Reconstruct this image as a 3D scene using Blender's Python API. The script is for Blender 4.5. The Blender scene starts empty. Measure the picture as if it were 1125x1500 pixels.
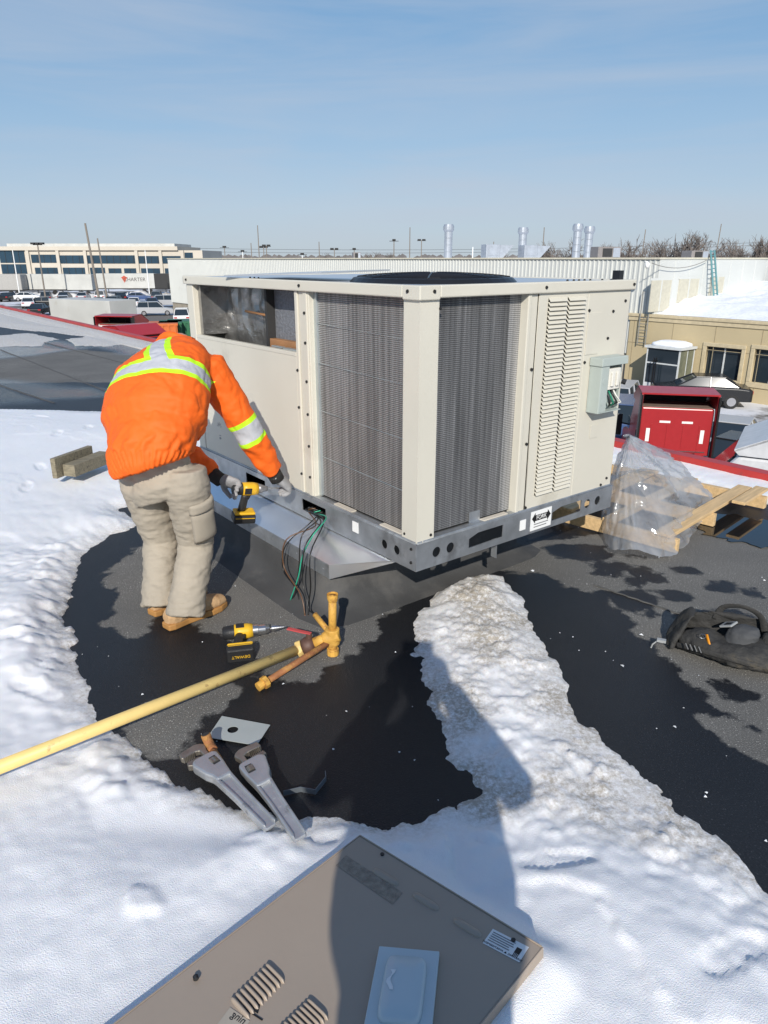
import bpy, math, random
import numpy as np
from mathutils import Vector, Matrix, noise as mnoise
random.seed(7); rng = np.random.default_rng(7)
R = math.radians
scene = bpy.context.scene
C = scene.collection

# ------------------------------------------------ camera, world, sun, exposure
PIT, FPX, CZ = .3397, 1050., 1.75
cd = bpy.data.cameras.new('camera'); cam = bpy.data.objects.new('camera', cd); C.objects.link(cam)
cam.location = (0, 0, CZ); cam.rotation_euler = (math.pi/2 - PIT, 0, 0)
cd.sensor_fit = 'HORIZONTAL'; cd.sensor_width = 36; cd.lens = 36*FPX/1125; cd.clip_start = .02; cd.clip_end = 6000
scene.camera = cam
SUN_AZ, SUN_EL = 3.0, 29.5            # light travels towards azimuth 4 deg right of +Y
sl = bpy.data.lights.new('sun', 'SUN'); sun = bpy.data.objects.new('sun', sl); C.objects.link(sun)
sl.energy = 4.7; sl.angle = R(.53); sl.color = (1, .945, .86)
ldir = Vector((math.sin(R(SUN_AZ))*math.cos(R(SUN_EL)), math.cos(R(SUN_AZ))*math.cos(R(SUN_EL)), -math.sin(R(SUN_EL))))
sun.rotation_euler = ldir.to_track_quat('-Z', 'Y').to_euler(); sun.location = (-2, -20, 14)
w = bpy.data.worlds.new('World'); scene.world = w; w.use_nodes = True
wn = w.node_tree.nodes; wl = w.node_tree.links; wn.clear()
sky = wn.new('ShaderNodeTexSky'); sky.sky_type = 'NISHITA'; sky.sun_disc = False
sky.sun_elevation = R(SUN_EL); sky.sun_rotation = R(180 + SUN_AZ); sky.altitude = 200
sky.air_density = 1.0; sky.dust_density = .35; sky.ozone_density = 3.0
tc = wn.new('ShaderNodeTexCoord'); mp = wn.new('ShaderNodeMapping'); mp.inputs['Scale'].default_value = (1.0, 1.0, 9.0); mp.inputs['Rotation'].default_value = (0, R(8), R(25))
nz = wn.new('ShaderNodeTexNoise'); nz.inputs['Scale'].default_value = 1.7; nz.inputs['Detail'].default_value = 7; nz.inputs['Roughness'].default_value = .55; nz.inputs['Distortion'].default_value = .5
rp = wn.new('ShaderNodeValToRGB'); rp.color_ramp.elements[0].position = .43; rp.color_ramp.elements[0].color = (0, 0, 0, 1); rp.color_ramp.elements[1].position = .8; rp.color_ramp.elements[1].color = (.62, .62, .62, 1)
mx = wn.new('ShaderNodeMix'); mx.data_type = 'RGBA'; mx.inputs['B'].default_value = (5.0, 5.5, 6.4, 1)
bg = wn.new('ShaderNodeBackground'); bg.inputs['Strength'].default_value = .105
wo = wn.new('ShaderNodeOutputWorld')
wl.new(tc.outputs['Generated'], mp.inputs['Vector']); wl.new(mp.outputs[0], nz.inputs['Vector']); wl.new(nz.outputs['Fac'], rp.inputs['Fac'])
wl.new(rp.outputs['Color'], mx.inputs['Factor']); hz = wn.new('ShaderNodeSeparateXYZ'); wl.new(tc.outputs['Generated'], hz.inputs[0])
hr0 = wn.new('ShaderNodeValToRGB'); el_ = hr0.color_ramp.elements; el_[0].position = 0; el_[0].color = (.42, .52, .645, 1); el_[1].position = 1; el_[1].color = (.05, .14, .36, 1)
for p_, c_ in ((.06, (.43, .55, .70, 1)), (.15, (.33, .50, .70, 1)), (.30, (.175, .375, .64, 1)), (.55, (.09, .23, .48, 1))): e_ = el_.new(p_); e_.color = c_
wl.new(hz.outputs['Z'], hr0.inputs['Fac']); hs = wn.new('ShaderNodeVectorMath'); hs.operation = 'SCALE'; hs.inputs['Scale'].default_value = 1/.105; wl.new(hr0.outputs['Color'], hs.inputs[0])
hm = wn.new('ShaderNodeMix'); hm.data_type = 'RGBA'; hm.inputs['Factor'].default_value = .8; wl.new(sky.outputs[0], hm.inputs['A']); wl.new(hs.outputs[0], hm.inputs['B'])
wl.new(hm.outputs['Result'], mx.inputs['A']); wl.new(mx.outputs['Result'], bg.inputs['Color']); wl.new(bg.outputs[0], wo.inputs[0])
vs = scene.view_settings; vs.view_transform = 'Standard'; vs.look = 'None'; vs.exposure = 0; vs.gamma = 1; vs.use_curve_mapping = False

# ------------------------------------------------ pixel -> place (a pixel gives a direction, the plane it touches gives the distance)
FW = np.array([0, math.cos(PIT), -math.sin(PIT)]); UP = np.array([0, math.sin(PIT), math.cos(PIT)]); RT = np.array([1., 0, 0])
def ray(x, y): return FW + RT*(x-562.5)/FPX + UP*(750-y)/FPX
def g(x, y, z=0.): d = ray(x, y); return np.array([0, 0, CZ]) + d*((z-CZ)/d[2])
def at(x, y, Y): d = ray(x, y); return np.array([0, 0, CZ]) + d*(Y/d[1])
def onplane(x, y, n, p0): d = ray(x, y); o = np.array([0, 0, CZ]); return o + d*(((p0-o)@n)/(d@n))
YAW = .6665
A = np.array([math.cos(YAW), math.sin(YAW), 0]); B = np.array([-math.sin(YAW), math.cos(YAW), 0]); F = np.array([.1505, 3.0910, 0])
ZG = -5.0                              # yard level below the roof
def uv(P): P = np.asarray(P, float); d = P[..., :2] - F[:2]; return d@A[:2], d@B[:2]
def UV(u, v, z=0): return F + A*u + B*v + np.array([0, 0, z])

# ------------------------------------------------ numpy noise
def _h(ix, iy, s): 
    n = (ix.astype(np.int64)*374761393 + iy.astype(np.int64)*668265263 + s*974711) & 0x7fffffff
    n = ((n ^ (n >> 13))*1274126177) & 0x7fffffff
    return ((n ^ (n >> 16)) & 0xffff)/65535.
def vnoise(x, y, s=0):
    ix = np.floor(x); iy = np.floor(y); fx = x-ix; fy = y-iy; fx = fx*fx*(3-2*fx); fy = fy*fy*(3-2*fy)
    a = _h(ix, iy, s); b = _h(ix+1, iy, s); c = _h(ix, iy+1, s); d = _h(ix+1, iy+1, s)
    return (a+(b-a)*fx)*(1-fy) + (c+(d-c)*fx)*fy
def fbm(x, y, s=0, o=4):
    t = 0; a = .5
    for i in range(o): t = t + a*(vnoise(x, y, s+i*17)-.5); x = x*2.03+7.1; y = y*2.03+3.7; a *= .5
    return t
def cell(x, y, s=0):                   # cellular noise: distance to nearest point, and that point's random value
    ix = np.floor(x); iy = np.floor(y); best = np.full(x.shape, 9.); rv = np.zeros(x.shape)
    for i in (-1, 0, 1):
        for j in (-1, 0, 1):
            cx = ix+i; cy = iy+j; px = cx+_h(cx, cy, s+1); py = cy+_h(cx, cy, s+2); d = (x-px)**2+(y-py)**2; k = d < best; best = np.where(k, d, best); rv = np.where(k, _h(cx, cy, s+3), rv)
    return np.sqrt(best), rv
def sstep(a, b, x): t = np.clip((x-a)/(b-a), 0, 1); return t*t*(3-2*t)
def polysd(X, Y, poly):                # signed distance, positive inside
    poly = np.asarray(poly)[:, :2]; d = np.full(X.shape, 1e9); ins = np.zeros(X.shape, bool); n = len(poly)
    for i in range(n):
        x0, y0 = poly[i]; x1, y1 = poly[(i+1) % n]; ex, ey = x1-x0, y1-y0
        t = np.clip(((X-x0)*ex+(Y-y0)*ey)/(ex*ex+ey*ey+1e-12), 0, 1)
        d = np.minimum(d, (X-x0-t*ex)**2+(Y-y0-t*ey)**2)
        c = ((y0 > Y) != (y1 > Y)) & (X < (x1-x0)*(Y-y0)/((y1-y0) if abs(y1-y0) > 1e-12 else 1e-12)+x0); ins ^= c
    d = np.sqrt(d); return np.where(ins, d, -d)

# ------------------------------------------------ materials
MATS = {}
def mat(name, col=(.5, .5, .5), rough=.6, metal=0., var=.12, vscale=6., bump=0., bscale=40., spec=.5, dirt=None, dscale=3., dthr=.6, aniso=None):
    if name in MATS: return MATS[name]
    m = bpy.data.materials.new(name); m.use_nodes = True; nt = m.node_tree; N = nt.nodes; L = nt.links
    b = N['Principled BSDF']; b.inputs['Roughness'].default_value = rough; b.inputs['Metallic'].default_value = metal; b.inputs['Specular IOR Level'].default_value = spec
    tc = N.new('ShaderNodeTexCoord'); src = tc.outputs['Object']
    if aniso:
        mp = N.new('ShaderNodeMapping'); mp.inputs['Scale'].default_value = aniso; L.new(src, mp.inputs[0]); src = mp.outputs[0]
    n = N.new('ShaderNodeTexNoise'); n.inputs['Scale'].default_value = vscale; n.inputs['Detail'].default_value = 6; L.new(src, n.inputs['Vector'])
    r = N.new('ShaderNodeMapRange'); r.inputs[1].default_value = .25; r.inputs[2].default_value = .75; r.inputs[3].default_value = 1-var; r.inputs[4].default_value = 1+var; L.new(n.outputs['Fac'], r.inputs[0])
    mul = N.new('ShaderNodeVectorMath'); mul.operation = 'SCALE'; mul.inputs[0].default_value = col; L.new(r.outputs[0], mul.inputs['Scale'])
    out = mul.outputs[0]
    if dirt:
        n2 = N.new('ShaderNodeTexNoise'); n2.inputs['Scale'].default_value = dscale; n2.inputs['Detail'].default_value = 9; n2.inputs['Roughness'].default_value = .65; L.new(src, n2.inputs['Vector'])
        r2 = N.new('ShaderNodeMapRange'); r2.inputs[1].default_value = dthr; r2.inputs[2].default_value = dthr+.12; L.new(n2.outputs['Fac'], r2.inputs[0])
        mx = N.new('ShaderNodeMix'); mx.data_type = 'RGBA'; mx.inputs['B'].default_value = (*dirt, 1); L.new(r2.outputs[0], mx.inputs['Factor']); L.new(out, mx.inputs['A']); out = mx.outputs['Result']
    L.new(out, b.inputs['Base Color'])
    if bump:
        n3 = N.new('ShaderNodeTexNoise'); n3.inputs['Scale'].default_value = bscale; n3.inputs['Detail'].default_value = 4; L.new(src, n3.inputs['Vector'])
        bp = N.new('ShaderNodeBump'); bp.inputs['Strength'].default_value = bump; bp.inputs['Distance'].default_value = .01; L.new(n3.outputs['Fac'], bp.inputs['Height']); L.new(bp.outputs[0], b.inputs['Normal'])
    MATS[name] = m; return m
def nodes(m): return m.node_tree.nodes, m.node_tree.links, m.node_tree.nodes['Principled BSDF']

# ------------------------------------------------ mesh builder
class MB:
    def __init__(s): s.v = []; s.f = []; s.mi = []; s.cur = 0
    def add(s, vs, fs):
        o = len(s.v); s.v += [tuple(map(float, p)) for p in vs]
        for f in fs: s.f.append([i+o for i in f]); s.mi.append(s.cur)
        return s
    def box(s, lo, hi, M=None):
        x0, y0, z0 = lo; x1, y1, z1 = hi
        p = [(x0,y0,z0),(x1,y0,z0),(x1,y1,z0),(x0,y1,z0),(x0,y0,z1),(x1,y0,z1),(x1,y1,z1),(x0,y1,z1)]
        if M is not None: p = [M @ Vector(q) for q in p]
        return s.add(p, [(0,3,2,1),(4,5,6,7),(0,1,5,4),(1,2,6,5),(2,3,7,6),(3,0,4,7)])
    def obox(s, c, ex, ey, ez, a, b, d):   # oriented: centre, unit axes, half sizes
        c, ex, ey, ez = map(np.asarray, (c, ex, ey, ez)); p = []
        for k in (-1, 1):
            for (i, j) in ((-1,-1),(1,-1),(1,1),(-1,1)): p.append(c+ex*a*i+ey*b*j+ez*d*k)
        return s.add(p, [(0,3,2,1),(4,5,6,7),(0,1,5,4),(1,2,6,5),(2,3,7,6),(3,0,4,7)])
    def tube(s, pts, rad, n=10, cap=True, flat=None):
        pts = [Vector(p) for p in pts]; m = len(pts)
        if not hasattr(rad, '__len__'): rad = [rad]*m
        t0 = (pts[1]-pts[0]).normalized(); ref = Vector((0, 0, 1)) if abs(t0.z) < .9 else Vector((1, 0, 0))
        nrm = (ref - t0*ref.dot(t0)).normalized(); o = len(s.v); vs = []
        for i, p in enumerate(pts):
            t = (pts[min(i+1, m-1)]-pts[max(i-1, 0)]).normalized(); nrm = (nrm - t*nrm.dot(t)).normalized(); bi = t.cross(nrm)
            for k in range(n):
                a = 2*math.pi*k/n; fl = flat if flat else 1
                vs.append(p + nrm*(math.cos(a)*rad[i]) + bi*(math.sin(a)*rad[i]*fl))
        fs = [(i*n+k, i*n+(k+1) % n, (i+1)*n+(k+1) % n, (i+1)*n+k) for i in range(m-1) for k in range(n)]
        if cap: fs += [tuple(range(n-1, -1, -1)), tuple((m-1)*n+k for k in range(n))]
        return s.add(vs, fs)
    def loft(s, rings, n=20):              # rings: (centre, U, V, a, b[, exponent])
        vs = []
        for r in rings:
            c, U, V, a, b = map(np.asarray, r[:5]); e = r[5] if len(r) > 5 else 2.
            for k in range(n):
                t = 2*math.pi*k/n; ct, st = math.cos(t), math.sin(t)
                vs.append(c + U*a*math.copysign(abs(ct)**(2/e), ct) + V*b*math.copysign(abs(st)**(2/e), st))
        m = len(rings)
        fs = [(i*n+k, i*n+(k+1) % n, (i+1)*n+(k+1) % n, (i+1)*n+k) for i in range(m-1) for k in range(n)]
        fs += [tuple(range(n-1, -1, -1)), tuple((m-1)*n+k for k in range(n))]
        return s.add(vs, fs)
    def prism(s, poly, o, ex, ey, ez, h):  # 2-D polygon in (ex, ey) at o, extruded by ez*h
        o, ex, ey, ez = map(np.asarray, (o, ex, ey, ez)); n = len(poly)
        b = [o+ex*p[0]+ey*p[1] for p in poly]; t = [q+ez*h for q in b]
        return s.add(b+t, [tuple(range(n-1, -1, -1)), tuple(range(n, 2*n))]+[(i, (i+1) % n, n+(i+1) % n, n+i) for i in range(n)])
    def build(s, name, m, parent=None, bevel=0, smooth=False, seg=2):
        me = bpy.data.meshes.new(name); me.from_pydata(s.v, [], s.f)
        for mm in (m if isinstance(m, (list, tuple)) else [m]): me.materials.append(mm)
        me.polygons.foreach_set('material_index', s.mi)
        if smooth: me.polygons.foreach_set('use_smooth', [True]*len(me.polygons))
        me.update(); ob = bpy.data.objects.new(name, me); C.objects.link(ob)
        if parent is not None: ob.parent = parent
        if bevel:
            b = ob.modifiers.new('bevel', 'BEVEL'); b.width = bevel; b.segments = seg; b.limit_method = 'ANGLE'; b.angle_limit = R(40)
        return ob
def fixn(ob):
    import bmesh
    bm = bmesh.new(); bm.from_mesh(ob.data); bmesh.ops.recalc_face_normals(bm, faces=bm.faces); bm.to_mesh(ob.data); bm.free(); return ob
def smooth_angle(ob, ang=40):
    ob.data.polygons.foreach_set('use_smooth', [True]*len(ob.data.polygons)); ob.data.set_sharp_from_angle(angle=R(ang)); return ob
def tag(o, label, cat=None, group=None, kind=None):
    if label: o['label'] = label
    if cat: o['category'] = cat
    if group: o['group'] = group
    if kind: o['kind'] = kind
    return o
def thing(name, label, cat, loc=(0, 0, 0), rz=0, group=None):
    o = bpy.data.objects.new(name, None); C.objects.link(o); o.location = tuple(map(float, loc)); o.rotation_euler = (0, 0, rz); o.empty_display_size = .1
    return tag(o, label, cat, group)
def copy_tree(o, parent=None):
    c = o.copy(); C.objects.link(c); c.parent = parent
    for ch in list(o.children): copy_tree(ch, c)
    return c
def plate(name, outer, holes, th, m, parent=None, M=None, bevel=0):   # sheet with real holes: 2-D curve filled, extruded
    cu = bpy.data.curves.new(name, 'CURVE'); cu.dimensions = '2D'; cu.fill_mode = 'BOTH'; cu.extrude = th/2
    for pl in [outer]+holes:
        sp = cu.splines.new('POLY'); sp.points.add(len(pl)-1); sp.use_cyclic_u = True
        for p, q in zip(sp.points, pl): p.co = (q[0], q[1], 0, 1)
    t = bpy.data.objects.new(name, cu); C.objects.link(t)
    me = bpy.data.meshes.new_from_object(t.evaluated_get(bpy.context.evaluated_depsgraph_get())); bpy.data.objects.remove(t); bpy.data.curves.remove(cu)
    me.name = name
    if M is not None: me.transform(M)
    me.materials.clear(); me.materials.append(m); ob = bpy.data.objects.new(name, me); C.objects.link(ob)
    if parent is not None: ob.parent = parent
    if bevel: b = ob.modifiers.new('bevel', 'BEVEL'); b.width = bevel; b.segments = 1; b.limit_method = 'ANGLE'
    return ob
def circ(cx, cy, r, n=20): return [(cx+r*math.cos(2*math.pi*k/n), cy+r*math.sin(2*math.pi*k/n)) for k in range(n)]
def rect(x0, y0, x1, y1): return [(x0, y0), (x1, y0), (x1, y1), (x0, y1)]
def remesh(mb, vox, m, name, parent=None, sm=4, disp=None):
    ob = mb.build(name, m); r = ob.modifiers.new('r', 'REMESH'); r.mode = 'VOXEL'; r.voxel_size = vox; r.use_smooth_shade = True
    s = ob.modifiers.new('s', 'SMOOTH'); s.factor = .5; s.iterations = sm
    me = bpy.data.meshes.new_from_object(ob.evaluated_get(bpy.context.evaluated_depsgraph_get())); old = ob.data; ob.modifiers.clear(); ob.data = me; bpy.data.meshes.remove(old); me.name = name
    if disp:
        n = len(me.vertices); co = np.empty(n*3); nr = np.empty(n*3); me.vertices.foreach_get('co', co); me.vertex_normals.foreach_get('vector', nr); co = co.reshape(-1, 3); nr = nr.reshape(-1, 3)
        d = np.array([disp(p) for p in co]); co = co+nr*d[:, None]; me.vertices.foreach_set('co', co.ravel()); me.update()
    me.polygons.foreach_set('use_smooth', [True]*len(me.polygons))
    if parent is not None: ob.parent = parent
    return ob
def text(name, s, size, m, M, parent=None, ext=.0006, align='CENTER'):
    cu = bpy.data.curves.new(name, 'FONT'); cu.body = s; cu.size = size; cu.extrude = ext; cu.align_x = align; cu.align_y = 'CENTER'
    t = bpy.data.objects.new(name, cu); C.objects.link(t)
    me = bpy.data.meshes.new_from_object(t.evaluated_get(bpy.context.evaluated_depsgraph_get())); bpy.data.objects.remove(t); bpy.data.curves.remove(cu)
    me.name = name; me.transform(M); me.materials.clear(); me.materials.append(m); ob = bpy.data.objects.new(name, me); C.objects.link(ob)
    if parent is not None: ob.parent = parent
    return ob
def frame(o, ex, ey, ez):
    M = Matrix.Identity(4)
    for i in range(3): M[i][0] = float(ex[i]); M[i][1] = float(ey[i]); M[i][2] = float(ez[i]); M[i][3] = float(o[i])
    return M
def unit(v): v = np.asarray(v, float); return v/np.linalg.norm(v)
# ------------------------------------------------ roof membrane, wet and dry
UE = 3.82                              # inner edge of the parapet
def lines(*segs):
    o = []
    for a, b, s in segs: o += list(np.arange(a, b-1e-6, s))
    o.append(segs[-1][1]); return np.array(o)
def grid_mesh(name, us, vs, Z, keep=None, attrs={}):
    U_, V_ = np.meshgrid(us, vs, indexing='ij'); nu, nv = U_.shape
    co = F[None, :]+U_.reshape(-1, 1)*A+V_.reshape(-1, 1)*B; co[:, 2] = Z.ravel()
    i = np.arange(nu*nv).reshape(nu, nv); q = np.stack([i[:-1, :-1], i[1:, :-1], i[1:, 1:], i[:-1, 1:]], -1).reshape(-1, 4)
    if keep is not None:
        k = keep.ravel()[q].any(1); q = q[k]; used = np.zeros(nu*nv, bool); used[q.ravel()] = True; re = np.cumsum(used)-1; co = co[used]; q = re[q]
        attrs = {a: b.ravel()[used] for a, b in attrs.items()}
    me = bpy.data.meshes.new(name); me.vertices.add(len(co)); me.vertices.foreach_set('co', co.ravel())
    me.loops.add(len(q)*4); me.loops.foreach_set('vertex_index', q.ravel().astype(np.int32)); me.polygons.add(len(q)); me.polygons.foreach_set('loop_start', np.arange(0, len(q)*4, 4, dtype=np.int32)); me.polygons.foreach_set('use_smooth', np.ones(len(q), bool)); me.update(calc_edges=True)
    for a, b in attrs.items():
        t = me.attributes.new(a, 'FLOAT', 'POINT'); t.data.foreach_set('value', np.ascontiguousarray(b.ravel(), dtype=np.float32))
    ob = bpy.data.objects.new(name, me); C.objects.link(ob); return ob
G = lambda L: [g(*p) for p in L]
dryP = [G([(150,838),(205,800),(330,760),(470,800),(560,860),(600,872),(565,905),(520,960),(440,1000),(395,1000),(330,930),(240,905),(200,938),(150,915),(172,880)]),
        G([(180,1060),(230,1020),(330,1000),(352,1012),(300,1060),(262,1100),(225,1128),(200,1100)]),
        G([(640,852),(720,835),(800,845),(880,872),(935,925),(985,975),(1010,1000),(1080,1050),(1110,1090),(1300,1120),(1500,900),(1125,792),(1010,770),(760,795)]),
        G([(-300,500),(0,508),(120,512),(200,520),(260,562),(120,560),(0,562),(-300,565)]),
        G([(1030,1055),(1125,1060),(1300,1090),(1300,1180),(1125,1125),(1060,1090)])]
us = lines((-16, -5, .5), (-5, 3.7, .04)); vs = lines((-9, -4, .4), (-4, 7, .04), (7, 14, .1), (14, 70, .6))
U_, V_ = np.meshgrid(us, vs, indexing='ij'); X = F[0]+U_*A[0]+V_*B[0]; Y = F[1]+U_*A[1]+V_*B[1]
dry = np.full(X.shape, -2.)
for p in dryP: dry = np.maximum(dry, polysd(X, Y, p))
for cx, cy, r in [(850,808,.16),(905,830,.09),(935,836,.07),(960,845,.06),(885,870,.07),(930,878,.12),(985,872,.08),(1080,905,.1),(1000,905,.06),(955,900,.05),(1110,945,.08),(895,842,.05),(925,815,.05),(1005,835,.05),(1060,1000,.05),(1085,1020,.06),(1055,860,.06),(1100,870,.05),(870,890,.05),(930,850,.04)]:
    q = g(cx, cy); dry = np.minimum(dry, np.hypot((X-q[0])/1.25, Y-q[1])-r)     # drips and spots of melt water
pool = np.full(X.shape, -2.)
for p in (G([(-300,562),(0,557),(140,566),(200,580),(120,588),(40,592),(-300,600)]), G([(-300,508),(0,503),(90,498),(135,510),(60,522),(0,526),(-300,532)]), G([(120,498),(200,503),(270,512),(250,526),(170,520)])): pool = np.maximum(pool, polysd(X, Y, p))
pool = sstep(-.25, .35, pool+.9*fbm(X*.5, Y*.9, 44, 5))
Z = .006*fbm(X*.7, Y*.7, 3)+.002*fbm(X*3, Y*3, 5)
roof = grid_mesh('roof', us, vs, Z, attrs={'dry': dry, 'pool': pool}); tag(roof, None, kind='structure')
m = mat('membrane', (.1, .1, .1), .8, bump=.35, bscale=240); N, L, b = nodes(m)
at_ = N.new('ShaderNodeAttribute'); at_.attribute_name = 'dry'
tcn = N.new('ShaderNodeTexCoord')
def noise_n(N, L, scale, det=6, src=None, rough=.55):
    n = N.new('ShaderNodeTexNoise'); n.inputs['Scale'].default_value = scale; n.inputs['Detail'].default_value = det; n.inputs['Roughness'].default_value = rough
    if src is not None: L.new(src, n.inputs['Vector'])
    return n.outputs['Fac']
def math_n(N, L, op, a, b_=None, c=None):
    n = N.new('ShaderNodeMath'); n.operation = op
    for i, x in enumerate((a, b_, c)):
        if x is None: continue
        if isinstance(x, (int, float)): n.inputs[i].default_value = x
        else: L.new(x, n.inputs[i])
    return n.outputs[0]
def ramp_n(N, L, src, stops):
    n = N.new('ShaderNodeValToRGB'); e = n.color_ramp.elements
    while len(e) < len(stops): e.new(.5)
    for el, (p, c) in zip(e, stops): el.position = p; el.color = (*c, 1)
    L.new(src, n.inputs['Fac']); return n.outputs['Color']
def mix_n(N, L, f, a, b_):
    n = N.new('ShaderNodeMix'); n.data_type = 'RGBA'
    for k, x in (('Factor', f), ('A', a), ('B', b_)):
        if isinstance(x, (int, float)): n.inputs[k].default_value = x
        elif isinstance(x, tuple): n.inputs[k].default_value = (*x, 1)
        else: L.new(x, n.inputs[k])
    return n.outputs['Result']
o_ = tcn.outputs['Object']
nn = noise_n(N, L, 5, 9, o_, .65)
dd = math_n(N, L, 'ADD', at_.outputs['Fac'], math_n(N, L, 'MULTIPLY_ADD', nn, .34, -.17))
fac = N.new('ShaderNodeMapRange'); fac.inputs[1].default_value = -.012; fac.inputs[2].default_value = .016; L.new(dd, fac.inputs[0]); fac = fac.outputs[0]
speck = ramp_n(N, L, noise_n(N, L, 170, 3, o_), [(.0, (.5, .5, .5)), (.45, (.85, .85, .85)), (.63, (1.2, 1.2, 1.2)), (.72, (5, 5, 5))])
big = noise_n(N, L, 1.6, 5, o_)
dryc = mix_n(N, L, big, (.10, .097, .09), (.20, .193, .178)); wetc = mix_n(N, L, big, (.010, .0105, .012), (.020, .0205, .023))
base = mix_n(N, L, fac, wetc, dryc)
vm = N.new('ShaderNodeVectorMath'); vm.operation = 'MULTIPLY'; L.new(base, vm.inputs[0]); L.new(speck, vm.inputs[1]); L.new(vm.outputs[0], b.inputs['Base Color'])
ap = N.new('ShaderNodeAttribute'); ap.attribute_name = 'pool'; L.new(mix_n(N, L, ap.outputs['Fac'], mix_n(N, L, fac, (.42, .42, .42), (.85, .85, .85)), (.07, .07, .07)), b.inputs['Roughness']); b.inputs['Specular IOR Level'].default_value = .3
roof.data.materials.append(m)
# lap seams of the membrane sheets
ms = mat('seam', (.085, .082, .076), .8, var=.3, vscale=9)
ms2 = mat('seam_dark', (.03, .03, .032), .7, var=.3, vscale=9)
for p, q, wd, mm in [((0, 512), (170, 578), .035, ms), ((60, 500), (290, 560), .035, ms), ((-60, 545), (80, 590), .035, ms), ((870, 856), (1000, 900), .012, ms)]:
    a0, a1 = g(*p, z=.006), g(*q, z=.006); d = unit(a1-a0); n = np.array([-d[1], d[0], 0]); k = 24; mb = MB(); vsn = []
    for i in range(k+1):
        c = a0+(a1-a0)*i/k+n*.003*math.sin(i*1.7); h = .0065-.002
        vsn += [c-n*wd/2+[0, 0, -.004], c-n*wd/2*.8+[0, 0, h-.005], c+n*wd/2*.8+[0, 0, h-.005], c+n*wd/2+[0, 0, -.004]]
    mb.add(vsn, [(i*4+j, i*4+j+1, i*4+j+5, i*4+j+4) for i in range(k) for j in range(3)])
    tag(mb.build('membrane_seam', mm), None, kind='structure')
# ------------------------------------------------ parapet with red metal coping
m_red = mat('red_coping', (.42, .035, .03), .45, var=.15, vscale=2, dirt=(.25, .05, .045), dscale=6)
par = thing('parapet', 'low roof edge with red metal coping along the snow', 'parapet', UV(UE, 10))
par.rotation_euler = (0, 0, YAW)
mb = MB(); mb.box((.012, -60, -5.0), (.118, 70, .095)); mb.build('wall', mat('parapet_wall', (.45, .43, .40), .8, bump=.2), par)
for i in range(42):
    y0 = -60+i*3.05; mb = MB(); mb.box((0, y0, .05), (.13, y0+3.04, .112)); mb.build('coping', m_red, par, bevel=.006)
# ------------------------------------------------ yard far below
mb = MB(); mb.add([(-2500, -300, ZG), (2500, -300, ZG), (2500, 5000, ZG), (-2500, 5000, ZG)], [(0, 1, 2, 3)])
m = mat('yard_asphalt', (.1, .1, .1), .75); N, L, b = nodes(m); tcn = N.new('ShaderNodeTexCoord'); o_ = tcn.outputs['Object']
n1 = noise_n(N, L, .09, 9, o_, .65); sn = ramp_n(N, L, n1, [(.50, (0, 0, 0)), (.56, (1, 1, 1))])
L.new(mix_n(N, L, sn, mix_n(N, L, noise_n(N, L, .5, 6, o_), (.085, .08, .074), (.20, .185, .17)), (.72, .73, .76)), b.inputs['Base Color'])
tag(mb.build('yard', m), None, kind='structure')
# ------------------------------------------------ snow
UBK = float(uv(g(1125, 742))[0])
edge_px = [(205,766),(165,785),(130,815),(110,850),(100,890),(105,940),(110,985),(135,1020),(165,1065),(195,1105),(225,1130),(262,1150),(300,1165),(370,1180),(430,1190),(520,1197),(600,1200),(665,1185),(690,1160),(672,1135),(650,1110),(638,1060),(620,1010),(600,960),(590,925),(605,895),(635,865),(665,848),(700,838),(740,842),(760,870),(775,910),(800,950),(830,985),(845,1020),(870,1060),(910,1095),(950,1130),(990,1165),(1030,1205),(1080,1245),(1125,1285),(1200,1350)]
clear = G(edge_px)+[UV(-.2, -3.6), UV(2.2, -4.9), UV(UBK, -.8), UV(UBK+.05, 1.5), UV(UBK, 3.2), UV(.9, 3.3), UV(-.45, 2.8)]
us = lines((-8, -3.7, .06), (-3.7, .9, .0135), (.9, UE-.002, .028)); vs = lines((-5, -3.0, .045), (-3.0, 2.3, .0135), (2.3, 9, .035), (9, 36, .16))
U_, V_ = np.meshgrid(us, vs, indexing='ij'); X = F[0]+U_*A[0]+V_*B[0]; Y = F[1]+U_*A[1]+V_*B[1]
wob = .10*fbm(X*4, Y*4, 11, 5)+.07*fbm(X*16, Y*16, 12, 4)
sd = -polysd(X, Y, clear)+wob
far = 8.85+.5*fbm(X*.6, Y*1.3, 21)-Y-.12*(X+4)          # the snow ends where the wet roof begins
sd = np.minimum(sd, far*.5)
tong = polysd(X, Y, G([(590,925),(700,832),(780,900),(850,1020),(1125,1285),(1125,1330),(760,1240),(640,1200)]))
bank = sstep(UBK, UBK+.7, U_)*sstep(UE+.02, UE-.5, U_)                                  # drift against the parapet
T = .034-.017*sstep(-.15, .1, tong)+.060*sstep(.0, .9, sd)*(1-sstep(-.15, .1, tong)*.85)+.05*bank+.05*np.exp(-((X+1.9)**2+(Y-3.2)**2)/.5)
lump = .045*fbm(X*1.7, Y*1.7, 31, 4)+.022*fbm(X*6+2*fbm(X*2,Y*2,8), Y*6, 32, 4)*np.exp(-np.clip(sd, 0, 9)/.35)+.040*fbm(X*5+Y*2, Y*8, 37, 5)*sstep(-.1, .1, tong)
sc_ = fbm(X*1.1+.7*Y+.4*fbm(X*6, Y*6, 40), Y*1.6-.3*X, 41, 5); lump += .014*sstep(-.02, .02, sc_)*sstep(.15, .5, sd)+.012*sstep(-.03, .03, sc_-.12)*sstep(.15, .5, sd)        # broken wind crust: low scarps
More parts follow.
